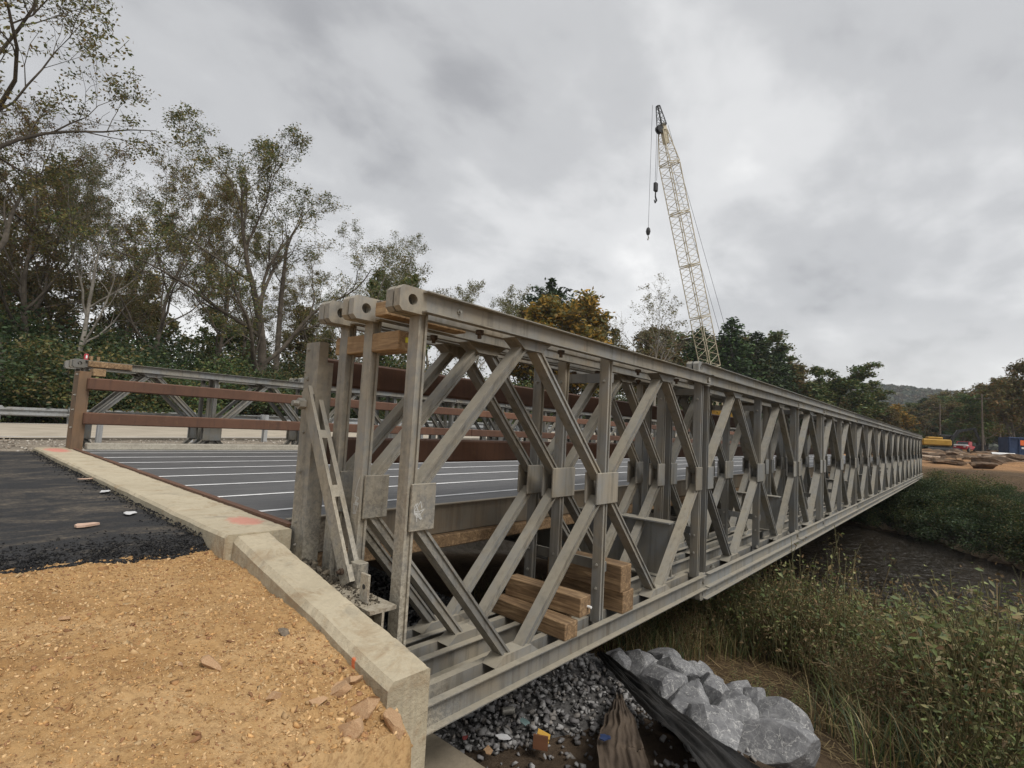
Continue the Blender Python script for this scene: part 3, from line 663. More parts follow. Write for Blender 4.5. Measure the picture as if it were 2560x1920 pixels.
# mud lying on the end beam
rng = np.random.default_rng(3); n = 420; X = rng.uniform(-.145, .01, n); Y = rng.uniform(.05, 1.0, n)**1.0; sz = np.clip(rng.lognormal(-4.7, .5, n), .003, .022)*(.5+.8*(Y > .5))
v, f, c = stones(rng, np.stack([X, Y, .717+sz*.4+.03*np.clip((Y-.55)/.3, 0, 1)], -1), sz, .8, [(.10, .085, .065), (.16, .135, .10), (.07, .06, .045)])
o = obj('mud_clods', np_mesh('mud_clods', v, f, M['chips'], c)); tag(o, 'dried mud clods on the end beam flange behind the wall', 'mud', kind='stuff')

# deck
m_, t_, p_, o_ = new_mat('deck_coating'); v_ = coords(t_, True)
a_ = noise(t_, scaled(t_, v_, (1, 14, 1)), 2.2, 6, .6); b_ = noise(t_, v_, 70, 4, .7)
c_ = ramp(t_, a_, [(.3, (.060, .061, .064)), (.5, (.092, .092, .095)), (.7, (.135, .132, .127))]); c_ = mixc(t_, mathn(t_, 'MULTIPLY', ramp(t_, b_, [(.5, 0), (.7, 1)]), .4), c_, (.13, .12, .105))
t_.links.new(c_, p_.inputs['Base Color']); p_.inputs['Roughness'].default_value = .46; p_.inputs['Specular IOR Level'].default_value = .5
bump(t_, p_, b_, .6, .004); M['deck'] = m_
M['line'] = simple('white_sealant', (.70, .70, .69), (.82, .82, .81), 12, .6, 0, .2, 40)
edges = [1.40, 1.83, 2.70, 3.575, 4.455, 5.335, 6.22, 7.10, 7.98, 8.62]
for i in range(len(edges)-1):
    b = MB(); b.cbox(.012, 42.9, edges[i]+.004, edges[i+1]-.004, .80, .942, .006); b.build('deck_panel', M['deck'], br)
rng = np.random.default_rng(14)
for y in edges[1:]:
    b = MB(); xs_ = np.arange(.03, 42.9, .05); wv = .030+fbm(xs_, xs_*0+y, 2.0, 41)*.009+fbm(xs_, xs_*0+y, 9, 42)*.005; cy = y+fbm(xs_, xs_*0+y*3, .7, 43)*.012
    k = len(xs_); vv = np.concatenate([np.stack([xs_, cy-wv, xs_*0+.9465], -1), np.stack([xs_, cy, xs_*0+.949], -1), np.stack([xs_, cy+wv, xs_*0+.9465], -1)])
    ff = np.concatenate([np.stack([np.arange(k-1)+a*k, np.arange(1, k)+a*k, np.arange(1, k)+(a+1)*k, np.arange(k-1)+(a+1)*k], -1) for a in (0, 1)])
    obj('joint_line', np_mesh('joint_line', vv, ff, M['line'], None, True), br)
b = MB(); b.prism([(0, .68), (.012, .68), (.012, .958), (-.045, .958), (-.045, .948), (0, .948)], (.05, 1.385, 0), (42.9, 1.385, 0), (0, 1, 0), (0, 0, 1)); b.build('edge_channel', M['post'], br)
b = MB(); b.cbox(.05, 42.9, 1.30, 1.39, .56, .675, .01); b.build('edge_stringer', M['wood'], br)
sgm = MB().prism([(-.06, 0), (.06, 0), (.06, .012), (.006, .012), (.006, .268), (.06, .268), (.06, .28), (-.06, .28), (-.06, .268), (-.006, .268), (-.006, .012), (-.06, .012)], (0, 0, 0), (42.7, 0, 0), (0, 1, 0), (0, 0, 1)).mesh('shading_stringer', M['steel_cold'])
for y in (1.75, 2.2, 2.7, 3.15, 3.57, 4.0, 4.45, 5.3, 6.2, 7.1, 8.0): obj('shading_stringer', sgm, br, (.15, y, .515))  # extra stringers added to block light and darken the space under the deck
b = MB(); b.prism([(-.022, .86), (-.008, .86), (-.008, .944), (.03, .944), (.03, .956), (-.022, .956)], (0, 1.20, 0), (0, 9.0, 0), (1, 0, 0), (0, 0, 1)); b.build('expansion_angle', M['rust'], br)
x = .12
for i in range(10):
    b = MB(); b.cbox(x, min(x+4.25, 42.8), 8.66, 8.88, .945, 1.055, .012); b.build('kerb_timber', M['wood_grey'], br); x += 4.27
# rusty traffic rails
RAILZ = [(1.952, 2.155), (1.365, 1.568)]
for y0, y1 in ((1.19, 1.325), (8.76, 8.895)):
    for k, (za, zb) in enumerate(RAILZ):
        x = .05 if y0 > 5 else .10
        while x < 42.5:
            L = 9.1 if x < 30 else 42.7-x
            b = MB(); b.cbox(x, x+L-.012, y0, y1, za, zb, .016); b.build('traffic_rail', M['rust'], br); x += L
            if x > 42.4: break
pm = MB()
W0, W1, FX = 1.0, 1.185, .115
pm.prism([(0, W0), (0, W1), (.012, W1), (.012, W0+.012), (FX, W0+.012), (FX, W0)], (0, 0, .72), (0, 0, 2.10), (1, 0, 0), (0, 1, 0))
pm.prism([(0, W0), (0, W1), (.012, W1), (.012, W0+.012), (FX*.6, W0+.012), (FX*.6, W0)], (0, 0, 2.10), (0, 0, 2.238), (1, 0, 0), (0, 1, 0))
pme = pm.mesh('rail_post', M['steel'])
rp = obj('rail_post', pme, br, (-.005, 0, 0))
for zz, yy, r in ((2.19, 1.15, 1), (1.98, 1.13, 1.2), (1.60, 1.12, .8), (1.33, 1.12, .8), (.98, 1.12, .8), (.83, 1.10, .8), (2.03, 1.17, .5)):
    o = obj('bolt', BOLT, rp, (-.0005, yy, zz)); o.rotation_euler = (0, -PI/2, 0); o.scale = (r*.7, r*.7, .5)
o = obj('brace_bolt', bolt_mesh(.040, .045).mesh('brace_bolt', M['bolt']), rp, (-.033, 1.085, 1.80)); o.rotation_euler = (0, -PI/2, 0)
fp = MB(); fp.prism([(-.06, 8.90), (-.06, 9.31), (-.045, 9.31), (-.045, 8.915), (.10, 8.915), (.10, 8.90)], (0, 0, .90), (0, 0, 2.26), (1, 0, 0), (0, 1, 0)); fpm = fp.mesh('rail_post_far', M['post_rusty'])
rp2 = obj('rail_post', fpm, br, (0.0, 0, 0))
for zz in (2.2, 1.85, 1.60, 1.3): o = obj('bolt', BOLT, rp2, (-.0605, 9.0, zz)); o.rotation_euler = (0, -PI/2, 0); o.scale = (1.2, 1.2, 1)
# slotted raking strut bolted to the near rail post
a, bb = Vector((-.03, 1.075, 1.86)), Vector((-.03, .425, .775)); d = (bb-a).normalized(); sd_ = d.cross(Vector((1, 0, 0))).normalized()
if sd_.y > 0: sd_ = -sd_
b = MB(); L = (bb-a).length; pts = [(0, .36), (.40, .67), (.71, .94)]
def strip(u0, u1, q0, q1, x0=-.006, x1=.006):
    P_ = [a+d*u0+sd_*q0, a+d*u1+sd_*q0, a+d*u1+sd_*q1, a+d*u0+sd_*q1]
    b.add([Vector((p.x+x0, p.y, p.z)) for p in P_]+[Vector((p.x+x1, p.y, p.z)) for p in P_], [(0, 1, 2, 3), (7, 6, 5, 4), (0, 4, 5, 1), (1, 5, 6, 2), (2, 6, 7, 3), (3, 7, 4, 0)])
strip(-.05, L+.05, -.05, .045)
st = b.build('raking_strut', M['steel'], br)
b = MB()
for u0, u1, q0, q1 in ((-.05, L+.05, .0455, .051), ): 
    P_ = [a+d*u0+sd_*q0, a+d*u1+sd_*q0, a+d*u1+sd_*q1, a+d*u0+sd_*q1]
    # side flange with slots: three webs left between the slots
    for s0, s1 in ((-.05, .02), (.30, .36), (.70, .78), (L-.05, L+.05)):
        Q = [a+d*s0+sd_*.0455, a+d*s1+sd_*.0455, a+d*s1+sd_*.0515, a+d*s0+sd_*.0515]; b.add([Vector((p.x-.006, p.y, p.z)) for p in Q]+[Vector((p.x+.085, p.y, p.z)) for p in Q], [(0, 1, 2, 3), (7, 6, 5, 4), (0, 4, 5, 1), (1, 5, 6, 2), (2, 6, 7, 3), (3, 7, 4, 0)])
    for xa, xb in ((-.006, .016), (.052, .085)):
        Q = [a+d*-.05+sd_*.0457, a+d*(L+.05)+sd_*.0457, a+d*(L+.05)+sd_*.0513, a+d*-.05+sd_*.0513]; b.add([Vector((p.x+xa, p.y, p.z)) for p in Q]+[Vector((p.x+xb, p.y, p.z)) for p in Q], [(0, 1, 2, 3), (7, 6, 5, 4), (0, 4, 5, 1), (1, 5, 6, 2), (2, 6, 7, 3), (3, 7, 4, 0)])
b.build('slotted_flange', M['steel'], st)
o = obj('strut_bolt', bolt_mesh(.020, .02).mesh('strut_bolt', M['rustbolt']), st, bb-d*.03+Vector((-.006, 0, 0))); o.rotation_euler = (0, -PI/2, 0)
b = MB(); b.cbox(.0, .07, .33, .42, .718, .86, .004); b.build('strut_cleat', M['steel'], br)

# ------------------------------------------------------------------ timbers wedged into the trusses
def timber(lb, x0, x1, y0, y1, z0, z1, mat='wood', rz=0, grp='dunnage timbers in the truss', endmat=None):
    cx, cy, cz = (x0+x1)/2, (y0+y1)/2, z0
    b = MB(); b.cbox(x0-cx, x1-cx, y0-cy, y1-cy, 0, z1-z0, .006); o = obj('timber_block', b.mesh('timber_block', M[mat]), None, (cx, cy, cz), rz); return tag(o, lb, 'timber', grp)
timber('brown square timber across the bottom chords, lower of the leaning pair', 1.635, 1.795, -.06, .75, .106, .235, 'wood', -.05)
t2 = timber('orange-brown timber with a bright bolt end, upper of the leaning pair', 1.79, 1.95, -.06, .72, .2365, .39, 'wood', .03)
b = MB(); b.tube([(.03, -.39, .07), (.03, -.425, .07)], .011, 8); b.build('bolt_end', M['white'], t2)
timber('short offcut block standing under the timber pair beside the middle post', 1.82, 1.93, .10, .66, .106, .2355, 'wood')
timber('dark timber across the bottom chords, lower of the pair behind the middle post', 2.50, 2.70, -.05, .80, .106, .295, 'wood', .02)
timber('timber with a pale sawn top, upper of the pair behind the middle post', 2.47, 2.65, -.05, .78, .297, .53, 'wood', -.01)
timber('sawn timber under the near top chords with a yellow end tag', .075, .225, .205, .93, 2.15, 2.27, 'wood_new')
b = MB(); b.box(.0, .0, 0, 0, 0, 0); 
M['tag'] = simple('yellow_tag', (.62, .55, .03), (.72, .64, .05), 30, .6)
b = MB(); b.box(.125, .20, .2015, .2035, 2.20, 2.232); tag(b.build('timber_tag', M['tag']), 'small yellow lumber tag stapled to a timber end', 'tag')
timber('long thin timber packed between two top chords at the bridge end', .02, .70, .275, .395, 2.36, 2.45, 'wood_new')
timber('short packing board beneath the inner chord at the bridge end', .24, .31, .66, 1.02, 2.18, 2.285, 'wood')
timber('weathered plank lying along the far top chord end', .10, .74, 9.22, 9.286, 2.365, 2.465, 'wood')
timber('orange sawn block under the far top chord', .14, .32, 9.0, 9.30, 2.20, 2.325, 'wood_new')
def can(lb, x, y, z, mat, r=.033, h=.115, cat='can'):
    b = MB(); b.tube([(0, 0, 0), (0, 0, .008), (0, 0, h-.012), (0, 0, h)], [r*.82, r, r, r*.8], 16); o = obj('drink_can', b.mesh('drink_can', mat), None, (x, y, z)); tag(o, lb, cat); return o
c1 = can('red drink can standing on the far truss corner', .085, 9.40, H+.0635, M['red'])
MB().tube([(0, 0, .1155), (0, 0, .118)], .026, 12).build('can_top', M['bolt'], c1); MB().box(-.012, .012, -.0345, -.033, .035, .09).build('can_print', M['white'], c1)
for lb, x in (('pale paper cup beside the red can on the far truss', .16), ('small tan paper cup on the far top chord', .26)):
    b = MB(); b.tube([(0, 0, 0), (0, 0, .085)], [.02, .028], 12); tag(obj('paper_cup', b.mesh('paper_cup', M['wood_new']), None, (x, 9.40, H+.0635)), lb, 'cup')
#--BACKGROUND--
# ------------------------------------------------------------------ creek
m_, t_, p_, o_ = new_mat('creek_water'); v_ = coords(t_, False, True)
n_ = noise(t_, scaled(t_, v_, (1.0, .55, 1)), 2.6, 4, .55, .8); n2_ = noise(t_, scaled(t_, v_, (1.0, .6, 1)), 9, 3, .5)
p_.inputs['Base Color'].default_value = (.034, .028, .020, 1); p_.inputs['Roughness'].default_value = .03; p_.inputs['IOR'].default_value = 1.33; p_.inputs['Specular IOR Level'].default_value = .5
bump(t_, p_, mathn(t_, 'ADD', n_, mathn(t_, 'MULTIPLY', n2_, .3)), 1.0, .45); M['water'] = m_
b = MB(); b.add([(8, -60, -3.2), (60, -60, -3.2), (60, 11.5, -3.2), (8, 11.5, -3.2)], [(0, 1, 2, 3)]); tag(b.build('water', M['water']), kind='structure')

# ------------------------------------------------------------------ crushed stone, boulders and cloth under the bridge
def gz(x, y):
    x = np.asarray(x, float); y = np.asarray(y, float); return hgt(x, y)+fbm(x, y, 1.1, 3)*.07
rng = np.random.default_rng(21); n = 13000
X = rng.uniform(1.15, 4.6, n); Y = rng.uniform(-1.0, 6.0, n)
keep = (Y > .62-.42*(X-1.15)+.25*fbm(X, Y, 1.2, 51)) & (X < 4.1+.35*fbm(X, Y, 1, 52)) | (rng.random(n) < .16); X, Y = X[keep], Y[keep]
heap = .30*np.exp(-((X-3.0)/1.1)**2)*sst(.0, 1.2, Y)
sz = np.clip(rng.lognormal(-3.72, .32, len(X)), .010, .045)
v, f, c = stones(rng, np.stack([X, Y, gz(X, Y)+heap+sz*.35+rng.uniform(-.01, .03, len(X))], -1), sz, .65, [(.17, .165, .165), (.23, .225, .22), (.13, .125, .125), (.29, .285, .28), (.2, .185, .17)])
tag(obj('crushed_stone', np_mesh('crushed_stone', v, f, M['chips'], c)), 'grey crushed stone heaped beneath the bridge end', 'gravel', kind='stuff')
hx = np.arange(1.2, 4.6, .08); hy = np.arange(-.6, 7, .1); HX, HY = np.meshgrid(hx, hy, indexing='ij')
HZ = gz(HX, HY)-.10+(.08+.30*np.exp(-((HX-3.0)/1.1)**2)*sst(.0, 1.2, HY))*sst(-.1, .25, HY-(.62-.42*(HX-1.15)))*(1-sst(3.9, 4.4, HX))
M['stonebed'] = simple('stone_bed', (.05, .047, .045), (.12, .115, .11), 30, .95, 0, .8, 40, world=True, bdist=.03)
tag(obj('stone_heap', np_mesh('stone_heap', np.stack([HX, HY, HZ], -1).reshape(-1, 3), grid_faces(*HX.shape), M['stonebed'], None, True)), kind='structure')
BOUL = [('angular grey boulder next to the stone heap, uppermost of the row', 3.72, .62, .30, 'riprap'), ('tall split grey boulder with white veins', 4.15, .33, .36, 'riprap'), ('dark boulder peeping behind the veined ones', 4.75, .52, .30, 'riprap'),
        ('pale sharp-ridged boulder facing the weeds', 4.72, .06, .42, 'riprap'), ('broad flat boulder with two white veins', 3.85, -.18, .46, 'riprap'), ('blocky pale boulder below the ridged one', 4.42, -.42, .40, 'riprap'),
        ('long white-streaked boulder beside the black cloth', 3.35, -.62, .44, 'riprap'), ('boulder with a light crust sitting mid row', 4.02, -.80, .42, 'riprap'), ('round-shouldered grey boulder near the row end', 4.42, -1.10, .36, 'riprap'),
        ('grey boulder half under the cloth', 3.05, -.95, .40, 'riprap'), ('grey stone wedged between two boulders', 4.35, -.06, .22, 'riprap'),
        ('small boulder by the brown soil', 5.05, -.45, .20, 'riprap'), ('big grey boulder lowest beside the cloth', 3.65, -1.30, .42, 'riprap')]
for k, (lb, x, y, s, mt) in enumerate(BOUL):
    r = np.random.default_rng(100+k); o = obj('boulder', rock_mesh(r, 'boulder', M[mt], 4, .10, r.uniform(.75, 1.0), r.uniform(1.05, 1.45), 18, (.52, .78)), None, (x-.14, y+.24, float(gz(x, y))+s*.40), 0, s*.76)
    o.rotation_euler = (r.uniform(-.5, .5), r.uniform(-.5, .5), r.uniform(0, 6)); tag(o, lb, 'boulder', 'riprap boulders beside the stone heap')
rb = np.random.default_rng(140)
for k in range(26):
    u = rb.random(); x = 3.75+.95*u+rb.uniform(-.3, .4); y = .85-1.95*u*rb.uniform(.75, 1.05)+rb.uniform(-.12, .22); s_ = rb.uniform(.13, .26)
    o = obj('boulder', rock_mesh(rb, 'boulder', M['riprap'], 3, .10, rb.uniform(.7, 1.0), rb.uniform(1.0, 1.4), 13, (.46, .74)), None, (float(x), float(y), float(gz(x, y))+rb.uniform(.1, .32)), 0, float(s_)); o.rotation_euler = (rb.uniform(-.6, .6), rb.uniform(-.6, .6), rb.uniform(0, 6)); tag(o, 'small broken grey boulder packed between the big riprap blocks', 'boulder', 'small riprap filling')
def cloth(name, lb, pts, wid, mat, seed, lift=.06, fold=.07):
    """strip of cloth lying along pts, with folds across its width"""
    r = np.random.default_rng(seed); P_ = [Vector(p) for p in pts]; nu, nv = 60, 34; vs = []
    for i in range(nu):
        t = i/(nu-1)*(len(P_)-1); k = min(int(t), len(P_)-2); q = P_[k].lerp(P_[k+1], t-k); d = (P_[k+1]-P_[k]); d.z = 0; d.normalize(); s = Vector((-d.y, d.x, 0))
        W = wid[k]*(1-(t-k))+wid[k+1]*(t-k)
        for j in range(nv):
            a = j/(nv-1)*2-1; p = q+s*(a*W*.5)
            z = fold*(mnoise.noise(Vector((a*3.1+seed, t*.5, 0)))+.6*mnoise.noise(Vector((a*7+seed, t*1.3, 2)))+.25*mnoise.noise(Vector((a*15, t*4, 5))))
            edge = .03*mnoise.noise(Vector((t*4, seed, a*2)))
            vs.append((p.x+edge, p.y+edge, p.z+lift+z))
    V = np.array(vs); return tag(obj(name, np_mesh(name, V, grid_faces(nu, nv), mat, None, True)), lb, 'fabric')
M['geotex'] = simple('geotextile', (.010, .010, .010), (.028, .026, .024), 6, .75, 0, .6, 50, world=True)
M['geobrown'] = simple('muddy_geotextile', (.045, .032, .022), (.085, .062, .043), 5, .9, 0, .5, 40, world=True)
cloth('geotextile_sheet', 'black geotextile cloth draped down between stone heap and boulders', [(3.55, .78, -.84), (3.15, .22, -.80), (2.80, -.30, -.76), (2.50, -.85, -.74), (2.1, -1.4, -.74)], [.08, .16, .28, .42, .55], M['geotex'], 3, .05, .06)
cloth('geotextile_scrap', 'muddy brown cloth flap standing beside the stone heap', [(2.90, .17, -.82), (2.45, -.10, -.74), (2.05, -.32, -.74), (1.7, -.6, -.8)], [.06, .24, .36, .40], M['geobrown'], 7, .03, .05)
# litter
bx = thing('cardboard_box', 'small yellow-brown open carton lying on the crushed stone', 'box', (1.86, .29, -.84), .5)
M['carton'] = simple('carton', (.42, .24, .04), (.55, .33, .06), 6, .7)
for q, s in (((-.055, .03), .09), ((.045, .02), .06)):
    b = MB(); b.box(q[0]-s/2, q[0]+s/2, -.055, .055, 0, .012); o = b.build('carton_flap', M['carton'], bx); o.rotation_euler = (.35, .15*(1 if q[0] < 0 else -1), 0)
b = MB(); b.box(-.12, -.105, -.06, .06, -.02, .09); b.build('carton_side', simple('carton_side', (.14, .06, .03), (.18, .08, .04), 6, .8), bx)
c2 = can('dull silver can lying on its side below the bottom chord', 1.92, .80, -.84, M['bolt']); c2.rotation_euler = (PI/2-.1, 0, .9)
c3 = can('crushed bluish can beside the footing', 1.68, .97, -.85, simple('blue_can', (.2, .26, .3), (.4, .45, .48), 20, .4, .3)); c3.rotation_euler = (PI/2, .2, 2.2); c3.scale = (.8, 1.2, .8)
flat_scrap('red_wrapper', 'torn red wrapper near the concrete footing', 'litter', 1.40, .74, -.84, .025, simple('faded_red', (.2, .04, .04), (.28, .07, .06), 9, .7), .3, 12)
flat_scrap('cardboard_scrap', 'orange-brown scrap of board near the footing', 'litter', 1.42, .49, -.84, .04, M['sandstone'], .7, 13)
flat_scrap('teal_wrapper', 'faded teal wrapper on the stone heap edge', 'litter', 1.88, .50, -.80, .04, simple('teal', (.13, .2, .2), (.2, .28, .27), 9, .6), 1.0, 15)
flat_scrap('white_scrap', 'crumpled white paper on the soil by the footing', 'litter', 1.62, .52, -.83, .045, M['plastic'], 2.0, 16)
flat_scrap('blue_lid', 'bright blue plastic lid at the cloth edge', 'litter', 1.97, -.23, -.66, .05, simple('blue_plastic', (.02, .035, .09), (.04, .06, .13), 9, .4), 0.1, 17, .01, 1.0)

# ------------------------------------------------------------------ road and guardrails beyond the far truss
def landz(x): return .80+.018*np.clip(x, 0, 60)
M['road'] = simple('old_road_concrete', (.36, .31, .24), (.46, .40, .315), 1.2, .9, 0, .3, 40, world=True)
xs2 = np.arange(-60, 75, 2.0); k = len(xs2)
vv = np.concatenate([np.stack([xs2, xs2*0+y, landz(xs2)+z], -1) for y, z in ((14.2, .03), (16.5, .07), (19, .10), (23.0, .07))])
ff = np.concatenate([np.stack([np.arange(k-1)+a*k, np.arange(1, k)+a*k, np.arange(1, k)+(a+1)*k, np.arange(k-1)+(a+1)*k], -1) for a in range(3)])
tag(obj('road', np_mesh('road', vv, ff, M['road'])), kind='structure')
for y, z in ((14.55, .045), (22.6, .0845)):
    vv = np.concatenate([np.stack([xs2, xs2*0+y+dy, landz(xs2)+z], -1) for dy in (-.06, .06)])
    tag(obj('road_line', np_mesh('road_line', vv, np.stack([np.arange(k-1), np.arange(1, k), np.arange(1, k)+k, np.arange(k-1)+k], -1), M['line'])), kind='structure')
def wbeam_prof(s=1): return [(0, 0), (.075*s, .04), (.075*s, .09), (.0, .135), (.0, .175), (.075*s, .22), (.075*s, .27), (0, .31), (-.012*s, .31), (.063*s, .265), (.063*s, .22), (-.012*s, .18), (-.012*s, .13), (.063*s, .09), (.063*s, .045), (-.012*s, 0)]
gp = MB().prism([(-.05, 0), (.05, 0), (.05, .008), (.004, .008), (.004, .142), (.05, .142), (.05, .15), (-.05, .15), (-.05, .142), (-.004, .142), (-.004, .008), (-.05, .008)], (0, 0, -.4), (0, 0, .80), (1, 0, 0), (0, 1, 0)).mesh('guard_post', M['steel_grey'])
gb = MB().cbox(-.06, .06, 0, .16, .50, .80, .01).mesh('offset_block', M['steel_grey'])
def guardrail(lb, y, x0, x1, s, zoff, post0):
    g = thing('guardrail', lb, 'guardrail', (0, 0, 0)); x = x0
    while x < x1:
        xe = min(x+3.81, x1); b = MB(); z0, z1 = float(landz(x))+zoff, float(landz(xe))+zoff
        b.prism(wbeam_prof(s), (x, y, z0), (xe+.03, y, z1), (0, 1, 0), (0, 0, 1)); b.build('w_beam', M['steel_grey'], g); x = xe
    x = post0
    while x < x1:
        z = float(landz(x))+zoff-.44; po = obj('post', gp, g, (x, y+(-.33 if s > 0 else .18), z)); obj('block', gb, g, (x, y+(-.17 if s > 0 else .015), z)); x += 1.905
guardrail('near roadside guardrail seen from behind, posts toward the bridge', 13.15, .9, 62, 1, .42, 1.05)
guardrail('far roadside guardrail facing the bridge under the trees', 22.9, -40, 66, -1, .32, -38)
rng = np.random.default_rng(31); n = 6000; X = rng.uniform(-9, 30, n); Y = rng.uniform(9.9, 14.1, n); sz = np.clip(rng.lognormal(-3.9, .4, n), .008, .06)
v, f, c = stones(rng, np.stack([X, Y, np.where(X < 0, .8, landz(X))+sz*.2], -1), sz, .6, [(.33, .29, .24), (.42, .38, .32), (.25, .21, .17), (.5, .46, .4)])
tag(obj('verge_gravel', np_mesh('verge_gravel', v, f, M['chips'], c)), 'pale gravel verge between far truss and old road', 'gravel', kind='stuff')

# ------------------------------------------------------------------ trees
def unit(v): return v/max(1e-9, np.linalg.norm(v))
def grow(seed, h, r, spec, wander=.11, upt=.07, lean=(0, 0), sub=(1.0, .7, .5, .4, .4)):
    rg = np.random.default_rng(seed); br_ = []; tips = []
    def rec(p, d, L, rad, lv):
        seg = max(2, int(L/sub[min(lv, 4)])); seg = min(seg, 14); P_ = [p]; R_ = [rad]; D_ = [d]
        for i in range(seg):
            d = unit(d+rg.normal(0, wander*(1+lv*.4), 3)+np.array((0, 0, upt*(1 if lv else .5)))); p = p+d*L/seg
            P_.append(p); R_.append(max(.006, rad*(1-(i+1)/seg*(.93 if lv == 0 else .85)))); D_.append(d)
        br_.append((np.array(P_), np.array(R_), lv))
        if lv < len(spec):
            nn, tm_, ang, lr = spec[lv]; az = rg.uniform(0, 2*PI)
            for k in range(nn):
                t = tm_+(1-tm_)*(k+rg.random()*.9)/nn; q = t*seg; i = min(int(q), seg-1); w_ = q-i
                pp = P_[i]*(1-w_)+P_[i+1]*w_; rr = R_[i]*(1-w_)+R_[i+1]*w_; dd = D_[i+1]; az += 2.4+rg.normal(0, .4)
                a = unit(np.cross(dd, (0.31, .22, .92) if abs(dd[2]) < .9 else (1, 0, 0))); b_ = np.cross(dd, a); an = max(.2, rg.normal(ang, .18))
                nd = unit(dd*math.cos(an)+(a*math.cos(az)+b_*math.sin(az))*math.sin(an))
                rec(pp, nd, L*lr*(1-.5*(t-tm_)/(1-tm_+1e-6))*rg.uniform(.7, 1.2), max(.007, rr*rg.uniform(.5, .68)), lv+1)
        else:
            tips.append(np.array(P_))
    rec(np.zeros(3)-np.array((0, 0, .3)), unit(np.array((lean[0], lean[1], 1.0))), h*.78, r, 0)
    return br_, tips
def wood_mesh(name, br_, mat, sides=(9, 6, 4, 3, 3)):
    V = []; F = []; o = 0
    for P_, R_, lv in br_:
        n = sides[min(lv, 4)]; m_ = len(P_); d = np.gradient(P_, axis=0); d /= np.linalg.norm(d, axis=1, keepdims=True)+1e-9
        ref = np.array((.37, .21, .9)) if abs(d[0][2]) < .8 else np.array((1, .2, 0)); a = np.cross(d, ref); a /= np.linalg.norm(a, axis=1, keepdims=True)+1e-9; b_ = np.cross(d, a)
        t = np.arange(n)*2*PI/n; ring = P_[:, None]+(a[:, None]*np.cos(t)[None, :, None]+b_[:, None]*np.sin(t)[None, :, None])*R_[:, None, None]
        V.append(ring.reshape(-1, 3)); i = np.arange(m_*n).reshape(m_, n)+o; j = np.roll(i, -1, 1)
        F.append(np.stack([i[:-1], j[:-1], j[1:], i[1:]], -1).reshape(-1, 4)); o += m_*n
    return np_mesh(name, np.concatenate(V), np.concatenate(F), mat, None, True)
def leaf_quads(rg, P_, size, pal, flat=.0, aspect=.6):
    n = len(P_); R_ = rand_rot(rg, n, 2.0 if flat == 0 else flat); s = size*rg.uniform(.6, 1.35, n)
    base = np.array([(-.5, 0, 0), (0, -aspect/2, .08), (.5, 0, 0), (0, aspect/2, .08)])*np.array((1.25, 1, 1))
    v = np.einsum('nij,kj->nki', R_, base)*s[:, None, None]+P_[:, None]
    c = np.array(pal)[rg.integers(0, len(pal), n)]*rg.uniform(.6, 1.35, (n, 1))
    return v.reshape(-1, 3), np.arange(n*4).reshape(n, 4), np.repeat(c, 4, 0)
def crown_mesh(name, seed, tips, per, size, pal, spread=.10, mat=None, drop=0.0):
    rg = np.random.default_rng(seed); L_ = []
    for P_ in tips:
        if rg.random() < drop: continue
        k = rg.poisson(per); t = rg.uniform(.15, 1.0, k)*(len(P_)-1); i = np.minimum(t.astype(int), len(P_)-2); w_ = (t-i)[:, None]
        L_.append(P_[i]*(1-w_)+P_[i+1]*w_+rg.normal(0, spread, (k, 3)))
    v, f, c = leaf_quads(rg, np.concatenate(L_), size, pal); return np_mesh(name, v, f, mat or M['leaf'], c)
OLIVE = [(.085, .085, .026), (.11, .095, .032), (.065, .070, .022), (.13, .095, .035), (.05, .058, .02)]
BROWN = [(.12, .075, .03), (.10, .08, .03), (.15, .085, .032), (.07, .06, .022), (.09, .06, .03)]
GREEN = [(.045, .075, .022), (.06, .09, .028), (.035, .06, .018), (.075, .095, .03)]
DARK = [(.022, .040, .018), (.03, .052, .02), (.018, .03, .014), (.04, .058, .024)]
GOLD = [(.30, .19, .03), (.24, .17, .035), (.36, .22, .03), (.15, .13, .03), (.11, .105, .03)]
PALE = [(.17, .15, .075), (.14, .135, .06), (.20, .165, .09)]
PINK = [(.28, .09, .075), (.22, .08, .06), (.18, .09, .05), (.12, .08, .03)]
OLIVE, BROWN, GREEN, DARK = [[(c[0]*1.5, c[1]*1.5, c[2]*1.35) for c in L_] for L_ in (OLIVE, BROWN, GREEN, DARK)]
GOLD = [tuple(q*1.45 for q in c) for c in GOLD]+OLIVE[:1]
SP = [(12, .27, .80, .52), (6, .22, .72, .52), (5, .2, .72, .55), (4, .2, .75, .6)]
PROTO = {}
def proto(key, name, seed, h, r, spec, bark, per, size, pal, **k):
    drop = k.pop('drop', .30); per *= 1.35; spread = k.pop('spread', .12)
    b_, t = grow(seed, h, r, spec, **k); h = float(np.percentile(np.concatenate([q[:, 2] for q in t]), 99.7)); PROTO[key] = (name, wood_mesh('trunk_'+key, b_, M[bark]), crown_mesh('crown_'+key, seed+1, t, per, size, pal, spread, None, drop), h)
proto('tall', 'deciduous_tree', 41, 18, .22, SP, 'bark', 19, .088, OLIVE+BROWN[:2], wander=.10)
proto('tall2', 'deciduous_tree', 52, 18, .20, SP, 'bark', 20, .088, BROWN+OLIVE[:3], wander=.12)
proto('pale', 'deciduous_tree', 63, 18, .18, [(10, .22, .55, .58), (6, .25, .65, .52), (5, .2, .7, .55), (4, .2, .75, .6)], 'bark_pale', 12, .085, OLIVE+GREEN[:1], wander=.09)
